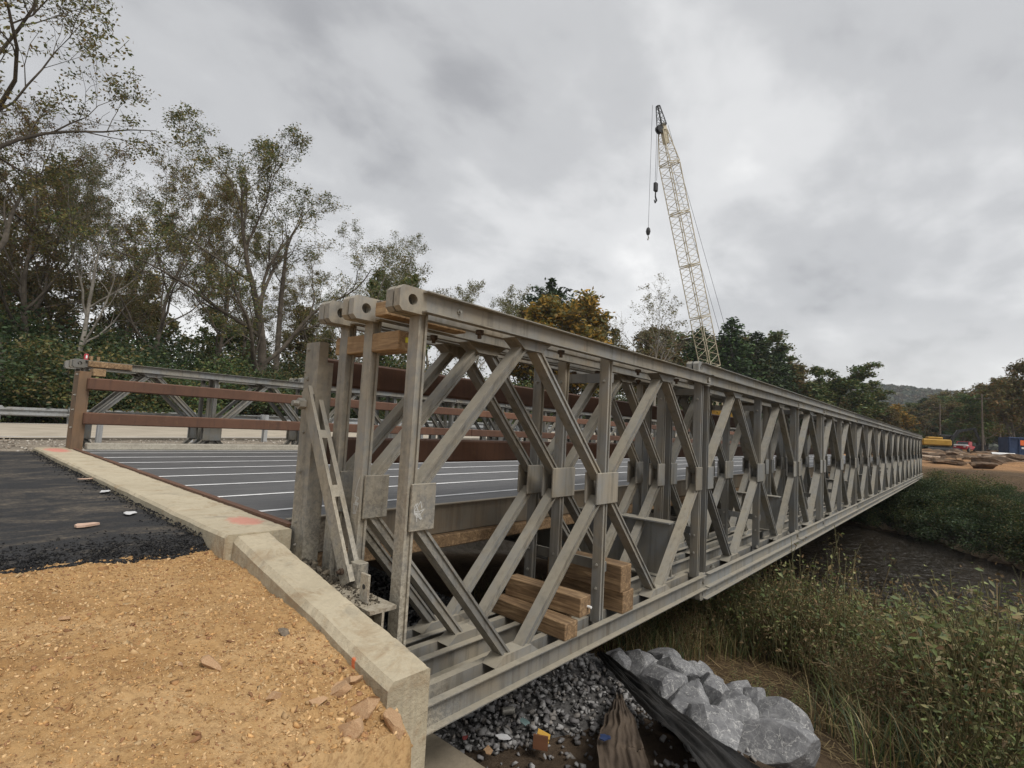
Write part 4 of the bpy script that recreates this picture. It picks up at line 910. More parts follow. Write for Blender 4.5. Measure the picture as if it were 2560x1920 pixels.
proto('big', 'deciduous_tree', 78, 17, .30, [(10, .20, .50, .60), (7, .20, .60, .52), (6, .2, .68, .52), (4, .2, .75, .6)], 'bark', 13, .088, OLIVE+DARK[1:2]+BROWN[:1], wander=.11, upt=.09, lean=(-.05, .08))
proto('bare', 'deciduous_tree', 85, 15, .18, [(10, .30, .5, .55), (7, .2, .6, .52), (6, .2, .6, .52), (3, .2, .65, .6)], 'bark_pale', 1.2, .15, PALE, wander=.07, drop=.4)
proto('palecrown', 'deciduous_tree', 93, 14, .16, SP, 'bark_pale', 8, .11, PALE+OLIVE[:1], wander=.10)
proto('gold', 'deciduous_tree', 101, 12, .22, [(13, .15, .9, .52), (6, .2, .75, .55), (5, .2, .75, .55), (3, .2, .75, .6)], 'bark', 13, .26, GOLD, wander=.10, spread=.22)
proto('green', 'deciduous_tree', 112, 12, .22, [(13, .15, .9, .52), (6, .2, .75, .55), (5, .2, .75, .55), (3, .2, .75, .6)], 'bark', 12, .25, GREEN+OLIVE[:2], wander=.10, spread=.2)
proto('brown', 'deciduous_tree', 123, 12, .20, [(12, .15, .8, .52), (6, .2, .75, .55), (5, .2, .75, .55), (3, .2, .75, .6)], 'bark', 10, .25, OLIVE+BROWN, wander=.10, spread=.2)
def pine_proto(key, seed, h, pal, top=.12, wid=.20, round_=False):
    rg = np.random.default_rng(seed); br_ = [(np.array([(0, 0, -.3), (0.05, 0, h*.5), (0, 0.05, h)]), np.array([h*.016, h*.011, .02]), 0)]; L_ = []
    z = h*(.42 if round_ else .10); k = 0
    while z < h*.985:
        f = (z/h-(.42 if round_ else .1))/(1-(.42 if round_ else .1)); R_ = h*wid*((1-f)**.75*.95+.06 if not round_ else math.sin(min(1, f*1.05+.12)*PI)**.6*1.0+.08)*rg.uniform(.7, 1.15)
        az = k*2.4+rg.normal(0, .3); d = np.array((math.cos(az), math.sin(az), rg.uniform(-.05, .35))); p0 = np.array((0, 0, z)); n_ = 4
        P_ = np.array([p0+d*R_*t+np.array((0, 0, .06*R_*t*t)) for t in np.linspace(0, 1, n_)]); br_.append((P_, np.linspace(.05, .012, n_)*h/14, 2))
        m_ = int(34*R_/1.8)+8; t = rg.uniform(.25, 1.08, m_)[:, None]; q = p0+d*R_*t; side = np.cross(d, (0, 0, 1)); L_.append(q+side*rg.normal(0, .22, (m_, 1))*R_*.9*t+rg.normal(0, .13, (m_, 3))+np.array((0, 0, 1))*rg.uniform(-.12, .2, (m_, 1)))
        z += h*.0078*rg.uniform(.6, 1.3); k += 1
    v, f, c = leaf_quads(rg, np.concatenate(L_), .34, pal, 1.2, .55); PROTO[key] = ('pine_tree', wood_mesh('trunk_'+key, br_, M['bark']), np_mesh('crown_'+key, v, f, M['needle'], c), h)
pine_proto('pine', 131, 14, DARK+GREEN[:2], wid=.27)
pine_proto('pine2', 137, 14, DARK+GREEN[:1], wid=.30)
pine_proto('roundpine', 141, 14, DARK, wid=.24, round_=True)
def bush_proto(key, name, seed, w_, h, nl, size, pal, clumps=26):
    rg = np.random.default_rng(seed); L_ = []; br_ = []
    for i in range(clumps):
        a = rg.uniform(0, 2*PI); rr = w_*.5*math.sqrt(rg.random()); zz = h*rg.uniform(.12, .95)*(1-.55*(rr/(w_*.5))**2); c = np.array((math.cos(a)*rr, math.sin(a)*rr, zz)); s = rg.uniform(.16, .30)*w_*.6
        L_.append(c+rg.normal(0, 1, (nl//clumps, 3))*np.array((s, s, s*.75))*.62); br_.append((np.array([(c[0]*.25, c[1]*.25, -.1), (c[0]*.7, c[1]*.7, zz*.5), c]), np.array((.03, .02, .008)), 2))
    P_ = np.concatenate(L_); P_[:, 2] = np.abs(P_[:, 2]); v, f, c = leaf_quads(rg, P_, size, pal); PROTO[key] = (name, wood_mesh('stems_'+key, br_, M['bark']), np_mesh('foliage_'+key, v, f, M['leaf'], c), h)
bush_proto('bush', 'shrub', 151, 4.2, 3.0, 11000, .085, OLIVE+GREEN+DARK)
bush_proto('bush2', 'shrub', 157, 4.0, 3.2, 11000, .085, OLIVE+DARK+BROWN[3:])
bush_proto('bushdark', 'shrub', 163, 4.5, 3.0, 11500, .085, DARK+GREEN[2:3]+OLIVE[4:])
bush_proto('bushgreen', 'shrub', 167, 3.2, 2.2, 7500, .08, GREEN+OLIVE[:2]+[(.13, .15, .04)])
trng = np.random.default_rng(77)
def put(key, x, y, ztop, lb=None, grp=None, wid=1.0, rz=None, z0=None, cat=None):
    nm, tm_, cm, h = PROTO[key]; g = z0 if z0 is not None else float(hgt(x, y)) if y < 11 else float(landz(x))-.1
    s = (ztop-g)/(h*(1.0 if 'ush' in key else .98)); cat = cat or ('shrub' if 'ush' in key else 'tree')
    t = thing(nm, lb, cat, (x, y, g), trng.uniform(0, 6.28) if rz is None else rz, grp); t.scale = (s*wid, s*wid, s)
    obj('stems' if cat == 'shrub' else 'trunk', tm_, t); obj('foliage' if cat == 'shrub' else 'crown', cm, t); return t
G1 = 'tall trees along the old road'
put('tall', .4, 28.6, 25.0, 'tallest roadside tree, its crown running out of the top corner', G1, 1.0)
put('tall2', 1.8, 41.2, 21, 'dark trunked tree next to the tallest roadside tree', G1, .9)
put('tall', 1.6, 49.2, 18.6, 'brown tree behind the dark trunked one', G1, 1.0)
put('pale', 4.1, 34.4, 18.0, 'pale trunked tree with forking white limbs by the road', G1, .9, .6)
put('tall2', 7.8, 36.3, 18.4, 'olive crowned tree between pale trunk and leaning tree', G1, .85)
put('tall', 12.0, 40.4, 19.5, 'slim olive tree behind the leaning tree', G1, .8)
put('big', 10.6, 27.6, 15.9, 'thick leaning tree with a wide open crown over the far truss', G1, 1.12, 2.1)
put('pale', 17.0, 29.8, 13.6, 'long limbed tree reaching over the near truss corner', G1, 1.05, 4.0)
put('tall2', -4.3, 42.8, 18.4, 'brown leaved tree at the frame edge behind the tallest one', G1)
for key, x, y, z in (('tall', 5.7, 55.1, 19), ('tall2', 9.9, 54.8, 19), ('tall', 15.7, 45.3, 18), ('tall2', 20.3, 40.5, 15.0), ('brown', -8, 52, 15), ('brown', 2, 60, 16), ('brown', 13, 60, 15), ('brown', 25, 50, 12.5), ('green', 20, 56, 12), ('brown', -14, 60, 16)):
    put(key, x, y, z, 'hazy back row tree deep in the roadside wood', 'back row trees of the roadside wood')
def snag():
    t = thing('dead_tree', 'straight leafless dead trunk beside the leaning tree', 'tree', (11.9, 28.4, .9)); MB().tube([(0, 0, -.3), (.05, .02, 4), (.0, .1, 8), (.06, .05, 11.6)], [.20, .17, .14, .07], 8).build('trunk', M['bark'], t)
    for z, a, l in ((7, 1, 1.2), (8.5, 3.6, 1.0), (10, 5, .8)): MB().tube([(0, .06, z), (math.cos(a)*l*.6, math.sin(a)*l*.6, z+.35), (math.cos(a)*l, math.sin(a)*l, z+.9)], [.05, .03, .012], 5).build('branch', M['bark'], t)
snag()
G2 = 'trees behind the bridge'
put('green', 22.6, 32.4, 13.6, 'small deep green tree beside the near truss jaw', G2, .7)
put('palecrown', 27.3, 32.6, 16.2, 'thin pale leaved tree above the top chord', G2, 1.0)
put('palecrown', 31.8, 32.6, 16.0, 'second pale leaved tree above the top chord', G2, 1.0)
put('roundpine', 49.5, 37.2, 20.4, 'round dark pine top rising behind the golden tree', G2, 1.15)
put('gold', 39.2, 28.0, 15.4, 'golden yellow autumn tree behind the top chord', G2, 1.3)
put('gold', 47.6, 30.9, 13.2, 'smaller golden tree leaning out below the round pine', G2, 1.05)
put('brown', 44.7, 37.3, 15.0, 'olive brown tree at the foot of the round pine', G2, 1.0)
put('bare', 51.0, 23.7, 18.4, 'almost bare white limbed tree beside the crane boom', G2, 1.15)
put('brown', 50.3, 28.1, 13.6, 'rusty olive tree before the bare one', G2)
put('brown', 57.5, 28.8, 14.4, 'brown tree behind the white limbed one', G2)
put('brown', 62.5, 26.9, 15.4, 'russet tree at the crane foot', G2)
put('pine', 67.5, 25.0, 16.4, 'dark pine next to the crane boom foot', G2, 1.2)
for key, x, y, z, lb in (('pine', 73.3, 22.8, 17.8, 'tallest conifer beyond the crane'), ('pine2', 79.9, 21.5, 16.8, 'second conifer in the row beyond the crane'), ('pine', 86.9, 19.9, 14.6, 'third conifer in the row beyond the crane'), ('pine2', 97.6, 20.0, 13.2, 'last conifer in the row beyond the crane'), ('pine', 76.5, 24.5, 16.0, 'conifer half hidden behind the tallest one')):
    put(key, x, y, z+.6, lb, 'conifers beyond the crane', 1.35)
for key, x, y, z, lb in (('green', 88.0, 12.8, 13.0, 'broad oak standing above the far top chord'), ('green', 95.5, 16.6, 11.4, 'lower green tree behind the broad oak'), ('green', 102.8, 11.4, 10.6, 'light green tree sloping down from the oak'), ('gold', 114.2, 9.3, 8.9, 'yellow green tree before the hill'), ('brown', 136.2, 7.3, 8.0, 'distant olive tree at the hill foot')):
    put(key, x, y, z, lb, 'trees at the far end of the bridge', 1.5 if x < 110 else 1.9)
G3 = 'trees behind the site'
for key, x, y, z, lb, wd in (('brown', 94.7, -7.0, 13.8, 'tallest brown tree above the blue dumpster', 1.05), ('green', 112.5, -4.3, 11.0, 'green tree behind the dumpster', 1.5), ('brown', 123.3, -1.2, 10.2, 'greyish bare wood behind the excavator', 1.7), ('pine', 140.5, 2.2, 9.0, 'dark tree above the excavator', 2.2), ('green', 128, -6.7, 11.4, 'green crown between pole and dumpster', 1.5), ('brown', 123.8, -9.6, 12.5, 'brown crown at the frame edge', 1.4), ('pine', 157.6, 5.8, 8.4, 'far dark conifer over the bridge end', 2.6), ('green', 150, -4, 10, 'far green crown behind the power poles', 2.0), ('brown', 150, -12, 12, 'far brown crown behind the power poles', 2.0), ('pine2', 170, 12, 9, 'farthest conifer below the hill', 2.6)):
    put(key, x, y, z, lb, G3, wd)
for key, x, y, z, wd in (('brown', 146, 9.5, 10.5, 1.6), ('green', 164, 8.5, 13, 1.6), ('pine', 181, 6.8, 15.5, 1.8), ('brown', 148, 3.8, 12.6, 1.5), ('green', 167, 1.8, 15, 1.6), ('brown', 185, -1, 17.5, 1.7), ('green', 151, -2.4, 14.2, 1.5), ('brown', 170, -5.3, 17.4, 1.5), ('pine', 189, -9, 20.5, 1.7), ('brown', 155, -9, 18, 1.4), ('green', 174, -13, 20, 1.5)):
    put(key, x, y, z, 'tree in the wood closing off the cleared site', 'wood behind the cleared site', wd)
for key, x, y, z in (('brown', 78.3, 32.3, 17.5), ('green', 88.9, 33.7, 19.0), ('pine2', 99.8, 34.8, 20.5), ('brown', 83.6, 26.2, 17.8), ('green', 94.8, 27.0, 18.7), ('pine2', 106.6, 27.4, 18.4), ('brown', 89.4, 20.1, 13.8), ('green', 101.5, 20.3, 11.9), ('pine2', 113.6, 20.0, 13.4), ('brown', 95.0, 14.0, 11.8), ('green', 107.5, 13.6, 11.3), ('pine2', 120.4, 12.7, 10.4), ('brown', 100.8, 8.0, 7.5), ('green', 113.9, 6.9, 6.8), ('pine2', 127.4, 5.3, 5.9)):
    put(key, x, y, z, 'tree in the continuous wood behind the far half of the bridge', 'wood behind the far half of the bridge', 1.5)
# shrubs
for i in range(34):
    x = -16+i*1.55+trng.normal(0, .5); y = 24.6+trng.uniform(0, 2.6); k = ('bush2', 'bushdark', 'bush2', 'bush')[i % 4]
    put(k, x, y, float(landz(x))+trng.uniform(2.2, 3.9)*(1.2 if i < 10 else 1), 'dense roadside shrub behind the far guardrail', 'shrubs behind the far guardrail', 1.15)
for i in range(26):
    x = -22+i*2.6+trng.normal(0, .7); y = 29+trng.uniform(0, 7); put(('bush2', 'bush', 'bushdark')[i % 3], x, y, float(landz(x))+trng.uniform(3.5, 6.2), 'tall understorey thicket among the roadside trunks', 'understorey thickets', 1.2)
for i in range(18):
    x = -20+i*3.0+trng.normal(0, .8); put(('bush', 'bushdark', 'bush2')[i % 3], x, 44+trng.uniform(-3, 5), float(landz(x))+trng.uniform(6.0, 9.0), 'tall dark thicket closing the back of the roadside wood', 'back thickets of the roadside wood', .95)
for i in range(30):
    x = 34+i*2.3+trng.normal(0, .8); y = 26.5-max(0, i-8)*.42+trng.uniform(-1, 2.5); put(('bush', 'bush2', 'bushdark', 'bush')[i % 4], x, max(y, 13), float(landz(x))+trng.uniform(3.0, 5.4), 'scrubby thicket on the far side of the creek behind the bridge', 'thickets behind the bridge', 1.3)
for i in range(48):
    y = 8.5-(i//3)*1.1+trng.uniform(-.6, .6); x = (36+.35*y if y > 0 else max(36+1.4*y, 27))+1.0+(i % 3)*1.6+trng.uniform(-.4, .4)
    put(('bushdark', 'bush', 'bushgreen', 'bushdark', 'bush2')[i % 5], x, y, float(hgt(x, y))+trng.uniform(1.5, 2.5)*(1 if i % 3 < 2 else .85), 'leafy bank shrub overhanging the far water edge', 'shrubs along the far bank', 1.2)
for i, (x, y, z) in enumerate([(70, 8, 3.0), (84, 6, 2.6), (100, 4, 3.0), (112, 1, 3.0), (118, -8, 3.4), (106, -12, 3.6), (98, 9, 3.4), (60, 11, 3.4), (128, 4, 3.4), (53, 10, 3.2)]):
    put(('bush', 'bush2')[i % 2], x, y, z, 'scrub clump at the edge of the cleared site', 'scrub around the cleared site', 1.7)

# ------------------------------------------------------------------ wooded hill far behind
hy_ = np.linspace(-420, 520, 95); hx_ = np.linspace(420, 1150, 60); HX, HY = np.meshgrid(hx_, hy_, indexing='ij')
ridge = np.interp(HY, [-420, -200, -90, -9, 6, 60, 105, 200, 520], [8, 18, 38, 60, 66, 70, 72, 66, 40])
def hillz(X, Y):
    rd = np.interp(Y, [-420, -200, -90, -9, 6, 60, 105, 200, 520], [8, 18, 38, 60, 66, 70, 72, 66, 40])
    return rd*sst(430, 840, X)*(1-.7*sst(900, 1150, X))+fbm(X, Y, .012, 61)*6*sst(430, 600, X)
M['hillsoil'] = simple('forest_floor', (.03, .033, .02), (.05, .05, .03), .05, .95, 0, 0, world=True)
tag(obj('hill', np_mesh('hill', np.stack([HX, HY, hillz(HX, HY)-1], -1).reshape(-1, 3), grid_faces(*HX.shape), M['hillsoil'], None, True)), kind='structure')
rng = np.random.default_rng(91); n = 5200; X = rng.uniform(450, 880, n); Y = rng.uniform(-190, 260, n); R_ = rng.uniform(3.0, 5.6, n); k = 26
dirs = rng.normal(0, 1, (n, k, 3)); dirs /= np.linalg.norm(dirs, axis=2, keepdims=True); dirs[:, :, 2] = np.abs(dirs[:, :, 2])*.9
P = np.stack([X, Y, hillz(X, Y)+R_*.6], -1)[:, None]+dirs*R_[:, None, None]*np.array((1, 1, 1.25))*rng.uniform(.75, 1.05, (n, k, 1))
pc = np.array([(.050, .065, .028), (.065, .072, .03), (.085, .072, .034), (.042, .055, .028), (.10, .075, .035), (.06, .062, .03)])[rng.integers(0, 6, n)]
v, f, _c = leaf_quads(rng, P.reshape(-1, 3), 3.4, [(1, 1, 1)], 0, .8); c = np.repeat(np.repeat(pc*rng.uniform(.8, 1.2, (n, 1)), k, 0), 4, 0)*np.repeat(rng.uniform(.75, 1.25, (n*k, 1)), 4, 0)
tag(obj('hill_forest', np_mesh('hill_forest', v, f, M['leaf'], c)), 'mixed forest covering the distant hill', 'forest', kind='stuff')

# ------------------------------------------------------------------ crane
cr = thing('crawler_crane', 'tall lattice boom crawler crane standing beyond the creek', 'crane', (0, 0, 0))
F0 = Vector((65.0, 21.45, 5.2)); T0 = Vector((54.2, 25.15, 39.0)); ad = (T0-F0).normalized(); bd = ad.cross(Vector((0, 0, 1))).normalized(); cd = bd.cross(ad); LB = (T0-F0).length
def bp(u, sb, sc_, w_): return F0+ad*u+bd*(sb*w_)+cd*(sc_*w_)
def lattice(u0, u1, w0, w1, nb, first=False):
    b = MB(); cs = ((-1, -1), (1, -1), (1, 1), (-1, 1))
    for sb, sc_ in cs: b.tube([bp(u0, sb, sc_, w0), bp(u1, sb, sc_, w1)], .062, 5)
    for i in range(nb):
        a0, a1 = u0+(u1-u0)*i/nb, u0+(u1-u0)*(i+1)/nb; q0, q1 = w0+(w1-w0)*i/nb, w0+(w1-w0)*(i+1)/nb
        for j in range(4):
            p, q = cs[j], cs[(j+1) % 4]
            if i % 2: p, q = q, p
            b.tube([bp(a0, p[0], p[1], q0), bp(a1, q[0], q[1], q1)], .03, 4, False)
    for uu, ww in ((u0, w0), (u1, w1)):
        for j in range(4): b.tube([bp(uu, cs[j][0], cs[j][1], ww), bp(uu, cs[(j+1) % 4][0], cs[(j+1) % 4][1], ww)], .06, 4, False)
    return b
W = .86; us = [0, 5.5, 12, 18.5, 25, 31.0]
lattice(0, 5.3, .35, W, 6).build('boom_lattice', M['boom'], cr)
for i in range(1, 5): lattice(us[i]+.1, us[i+1]-.1, W, W, 9).build('boom_lattice', M['boom'], cr)
lattice(31.1, LB-.6, W, .36, 8).build('boom_lattice', M['boom'], cr)
b = MB(); b.prism([(-.3, -.1), (.3, -.1), (.25, .5), (-.25, .5)], F0+ad*(LB-2.2), F0+ad*(LB+.2), bd, cd); b.build('boom_head', M['boom'], cr)
for s in (-.2, .2): b = MB(); q = F0+ad*(LB-.5)-cd*.55+bd*s; b.tube([q-bd*.06, q+bd*.06], .48, 14); b.build('sheave', M['black'], cr)
tipx = F0+ad*(LB+2.4)-cd*.9; lattice(LB, LB+2.3, .40, .16, 4).build('tip_extension', M['black'], cr)
hk = F0+ad*(LB-.6)-cd*.9; hk2 = Vector((tipx.x, tipx.y, 25.4)); hz_ = 31.0
for dx in (-.12, .12): b = MB(); b.tube([hk+bd*dx, Vector((hk.x, hk.y, hz_+.8))+bd*dx], .022, 4); b.build('hoist_rope', M['black'], cr)
b = MB(); b.tube([tipx, hk2], .02, 4); b.build('whip_rope', M['black'], cr)
b = MB(); b.cbox(hk.x-.28, hk.x+.28, hk.y-.2, hk.y+.2, hz_-.5, hz_+.6, .08); blk = b.build('hook_block', M['black'], cr)
b = MB(); b.tube([(hk.x, hk.y, hz_-.6), (hk.x, hk.y, hz_-1.1), (hk.x+.3, hk.y, hz_-1.5), (hk.x, hk.y, hz_-1.85), (hk.x-.3, hk.y, hz_-1.6)], [.08, .09, .12, .1, .04], 8); b.build('hook', M['black'], blk)
b = MB(); b.tube([(hk2.x, hk2.y, hk2.z+.5), (hk2.x, hk2.y, hk2.z+.35), (hk2.x, hk2.y, hk2.z), (hk2.x, hk2.y, hk2.z-.35), (hk2.x, hk2.y, hk2.z-.5)], [.04, .2, .28, .2, .04], 12); ball = b.build('headache_ball', M['black'], cr)
b = MB(); b.tube([(hk2.x, hk2.y, hk2.z-.5), (hk2.x+.16, hk2.y, hk2.z-.8), (hk2.x, hk2.y, hk2.z-1.05), (hk2.x-.16, hk2.y, hk2.z-.9)], [.05, .06, .05, .03], 6); b.build('hook', M['bolt'], ball)
mast = F0+Vector((3.6, -1.2, 3.4)); 
for s in (-.5, .5): b = MB(); b.tube([F0+ad*(LB-.2)+cd*.5+bd*s, mast+bd*s], .022, 4); b.build('pendant_line', M['black'], cr); b = MB(); b.tube([F0+Vector((1.5, -.5, -1.2))+bd*s, mast+bd*s], .1, 6); b.build('gantry_leg', M['boom'], cr)
cx, cy, cz = 67.0, 20.8, 1.9
for s in (-1, 1): b = MB(); b.cbox(cx-3.6, cx+3.6, cy+s*2.4-.5, cy+s*2.4+.5, cz, cz+1.2, .3); b.build('crawler_track', M['black'], cr)
b = MB(); b.cbox(cx-2.6, cx+4.0, cy-1.5, cy+1.5, cz+1.6, cz+3.6, .12); b.build('crane_body', M['yellow'], cr)
b = MB(); b.cbox(cx-1.8, cx+1.8, cy-1.9, cy+1.9, cz+.5, cz+1.6, .1); b.build('car_body', M['black'], cr)
b = MB(); b.cbox(cx-3.4, cx-1.9, cy+1.55, cy+2.6, cz+1.7, cz+3.9, .1); b.build('operator_cab', M['yellow'], cr)
b = MB(); b.cbox(cx-3.46, cx-3.40, cy+1.65, cy+2.5, cz+2.5, cz+3.7, .02); b.build('cab_window', M['glass'], cr)
b = MB(); b.cbox(cx+4.0, cx+5.6, cy-1.8, cy+1.8, cz+1.3, cz+3.2, .12); b.build('counterweight', M['boom'], cr)

# ------------------------------------------------------------------ machines and things on the far site
def mz(x, y): return float(hgt(x, y))
zf = 1.35
ex = thing('excavator', 'yellow tracked excavator with black boom parked on the dirt', 'excavator', (91.8, .6, zf), -1.3); ex.scale = (.85, .85, .85)
for s in (-1, 1): b = MB(); b.cbox(-2.3, 2.3, s*1.25-.38, s*1.25+.38, 0, .85, .3); b.build('track', M['black'], ex)
MB().cbox(-1.2, 1.2, -.85, .85, .4, 1.05, .05).build('undercarriage', M['black'], ex)
MB().cbox(-2.7, 1.1, -1.4, 1.4, 1.1, 2.15, .18).build('engine_body', M['yellow'], ex)
MB().cbox(-2.0, .0, -1.2, .2, 2.16, 2.5, .1).build('engine_hood', M['yellow'], ex)
cb = MB().cbox(.0, 1.7, .25, 1.35, 1.2, 2.95, .12).build('cab', M['black'], ex); MB().cbox(1.69, 1.74, .38, 1.25, 1.7, 2.8, .02).build('cab_window', M['glass'], cb)
MB().tube([(1.0, -.2, 1.6), (2.2, -.2, 3.6), (4.2, -.2, 4.1)], [.28, .34, .22], 4).build('boom', M['black'], ex)
MB().tube([(4.2, -.2, 4.2), (5.0, -.2, 1.6)], [.26, .16], 4).build('dipper_arm', M['black'], ex)
MB().prism([(4.5, 1.5), (5.4, 1.6), (5.5, .8), (4.9, .3), (4.3, .7)], (0, -.75, 0), (0, .35, 0), (1, 0, 0), (0, 0, 1)).build('bucket', M['black'], ex)
tr = thing('pickup_truck', 'red truck with white hood facing the bridge behind the excavator', 'truck', (102.0, -1.8, 1.6), PI-.25); tr.scale = (.85, .85, .85)
MB().cbox(-2.6, 2.4, -.95, .95, .45, 1.05, .1).build('body', M['red'], tr); MB().cbox(1.0, 2.42, -.9, .9, 1.0, 1.3, .1).build('hood', M['white'], tr)
cbn = MB().prism([(-.9, 1.0), (1.2, 1.0), (.6, 1.85), (-.8, 1.85)], (0, -.85, 0), (0, .85, 0), (1, 0, 0), (0, 0, 1)).build('cabin', M['red'], tr)
MB().prism([(1.21, 1.05), (1.24, 1.05), (.66, 1.78), (.63, 1.78)], (0, -.75, 0), (0, .75, 0), (1, 0, 0), (0, 0, 1)).build('windscreen', M['glass'], cbn)
for x in (-1.7, 1.6):
    for s in (-1, 1): wh = MB().tube([(x, s*.95-.12, .42), (x, s*.95+.12, .42)], .42, 14).build('wheel', M['black'], tr); MB().tube([(x, s*1.08-.01, .42), (x, s*1.08+.01, .42)], .22, 10).build('hub', M['bolt'], wh)
for s in (-.65, .65): MB().cbox(2.4, 2.45, s-.15, s+.15, .8, .98, .02).build('headlight', M['white'], tr)
dz = 1.3
du = thing('dumpster', 'dark blue open-top roll-off dumpster with an orange sign', 'dumpster', (84.0, -5.4, dz), -1.25)
MB().add([(0, -1.2, .25), (6.5, -1.2, .25), (6.5, 1.2, .25), (0, 1.2, .25), (0, -1.25, 2.35), (6.5, -1.25, 2.35), (6.5, 1.25, 2.35), (0, 1.25, 2.35), (.1, -1.12, 2.35), (6.4, -1.12, 2.35), (6.4, 1.12, 2.35), (.1, 1.12, 2.35), (.1, -1.1, .4), (6.4, -1.1, .4), (6.4, 1.1, .4), (.1, 1.1, .4)],
    [(3, 2, 1, 0), (0, 1, 5, 4), (1, 2, 6, 5), (2, 3, 7, 6), (3, 0, 4, 7), (4, 5, 9, 8), (5, 6, 10, 9), (6, 7, 11, 10), (7, 4, 8, 11), (8, 9, 13, 12), (9, 10, 14, 13), (10, 11, 15, 14), (11, 8, 12, 15), (12, 13, 14, 15)]).build('container', M['blue'], du)
for x in np.arange(.05, 6.5, .9): MB().cbox(float(x), float(x)+.12, -1.36, -1.24, .3, 2.3, .02).build('rib', M['blue'], du)
MB().cbox(0, 6.5, -1.38, -1.24, 2.2, 2.38, .03).build('top_rail', M['blue'], du)
MB().box(1.05, 2.0, -1.378, -1.37, 1.45, 2.05).build('orange_sign', M['orange'], du); MB().box(1.15, 1.8, -1.378, -1.37, 1.05, 1.25).build('white_label', M['white'], du)
for s in (-.8, .8): MB().box(.2, 6.3, s-.1, s+.1, 0, .25).build('skid', M['black'], du)
pp = thing('white_pipe', 'short white plastic pipe lying before the dumpster', 'pipe', (77.8, -4.2, 1.35), -1.3); MB().tube([(0, 0, .22), (2.0, 0, .22)], .22, 14).build('tube_wall', M['white'], pp); MB().tube([(-.01, 0, .22), (.03, 0, .22)], .17, 14).build('tube_mouth', M['black'], pp)
M['polew'] = simple('pole_wood', (.11, .09, .07), (.18, .15, .12), 4, .9)
POLES = [('weathered power pole behind the excavator', 108.2, 1.2, 9.2), ('tall power pole left of the dumpster', 92.2, -3.7, 9.5), ('grey power pole behind the dumpster', 101.0, -5.7, 9.0)]
for lb, x, y, zt in POLES:
    t = thing('power_pole', lb.replace('left of', 'beside'), 'power pole', (x, y, 1.0)); MB().tube([(0, 0, -.5), (0, 0, zt-1)], [.13, .08], 8).build('mast', M['polew'], t); MB().cbox(-.05, .05, -.8, .8, zt-1.68, zt-1.60, .01).build('crossarm', M['polew'], t)
    for s in (-.7, 0, .7): MB().tube([(0, s, zt-1.6), (0, s, zt-1.45)], .035, 6).build('insulator', M['bolt'], t)
for k, zo in enumerate((0, -1.6, -3.0)):
    t = thing('power_line', ('top power wire strung between the poles', 'middle power wire strung between the poles', 'lowest cable strung between the poles')[k], 'wire'); b = MB()
    A, B_, C_ = Vector((108.2, 1.2, 8.7+zo)), Vector((92.2, -3.7, 9.0+zo)), Vector((60, -25, 9.3+zo)); D_ = Vector((140, 12, 8.5+zo))
    for p, q in ((D_, A), (A, B_), (B_, C_)): b.tube([p.lerp(q, i/8)-Vector((0, 0, 1.2*(1-(2*i/8-1)**2))) for i in range(9)], .018, 4)
    b.build('cable', M['black'], t)
rng = np.random.default_rng(62)
for i in range(46):
    x = rng.uniform(29, 37); y = min(9.5, (x-36)/1.4-rng.uniform(-.4, .8)) if i < 34 else rng.uniform(0, 8); x = 36.3+.35*y if i >= 34 else x
    s = rng.uniform(.16, .55); o = obj('river_stone', rock_mesh(rng, 'river_stone', M['riverstone'], 2, .2, .6, 1.3), None, (float(x), float(y), -3.15+s*.1), rng.uniform(0, 6), float(s)); tag(o, 'tan river stone on the far waterline', 'stone', 'stones along the far waterline')
lg = thing('drift_log', 'grey drift log lying on the stony far waterline', 'log', (32.4, -3.2, -2.75), .6); MB().tube([(-1.6, 0, 0), (-.4, .1, .18), (.8, -.05, .1), (1.9, .1, .25)], [.13, .12, .1, .06], 7).build('trunk', M['bark_pale'], lg); MB().tube([(.2, 0, .12), (.7, .5, .4), (1.0, .8, .45)], [.06, .04, .02], 5).build('branch', M['bark_pale'], lg)
M['palesoil'] = simple('pale_slab', (.34, .26, .19), (.48, .38, .29), 2, .9)
for i in range(9):
    x, y = rng.uniform(58, 84), rng.uniform(-5, 3); flat_scrap('pale_rubble', 'pale broken slab on the churned dirt', 'rubble', float(x), float(y), float(hgt(x, y))+.35, float(rng.uniform(.3, .7)), M['palesoil'], float(rng.uniform(0, 3)), 200+i, .12, 1.8)['group'] = 'pale slabs on the dirt'

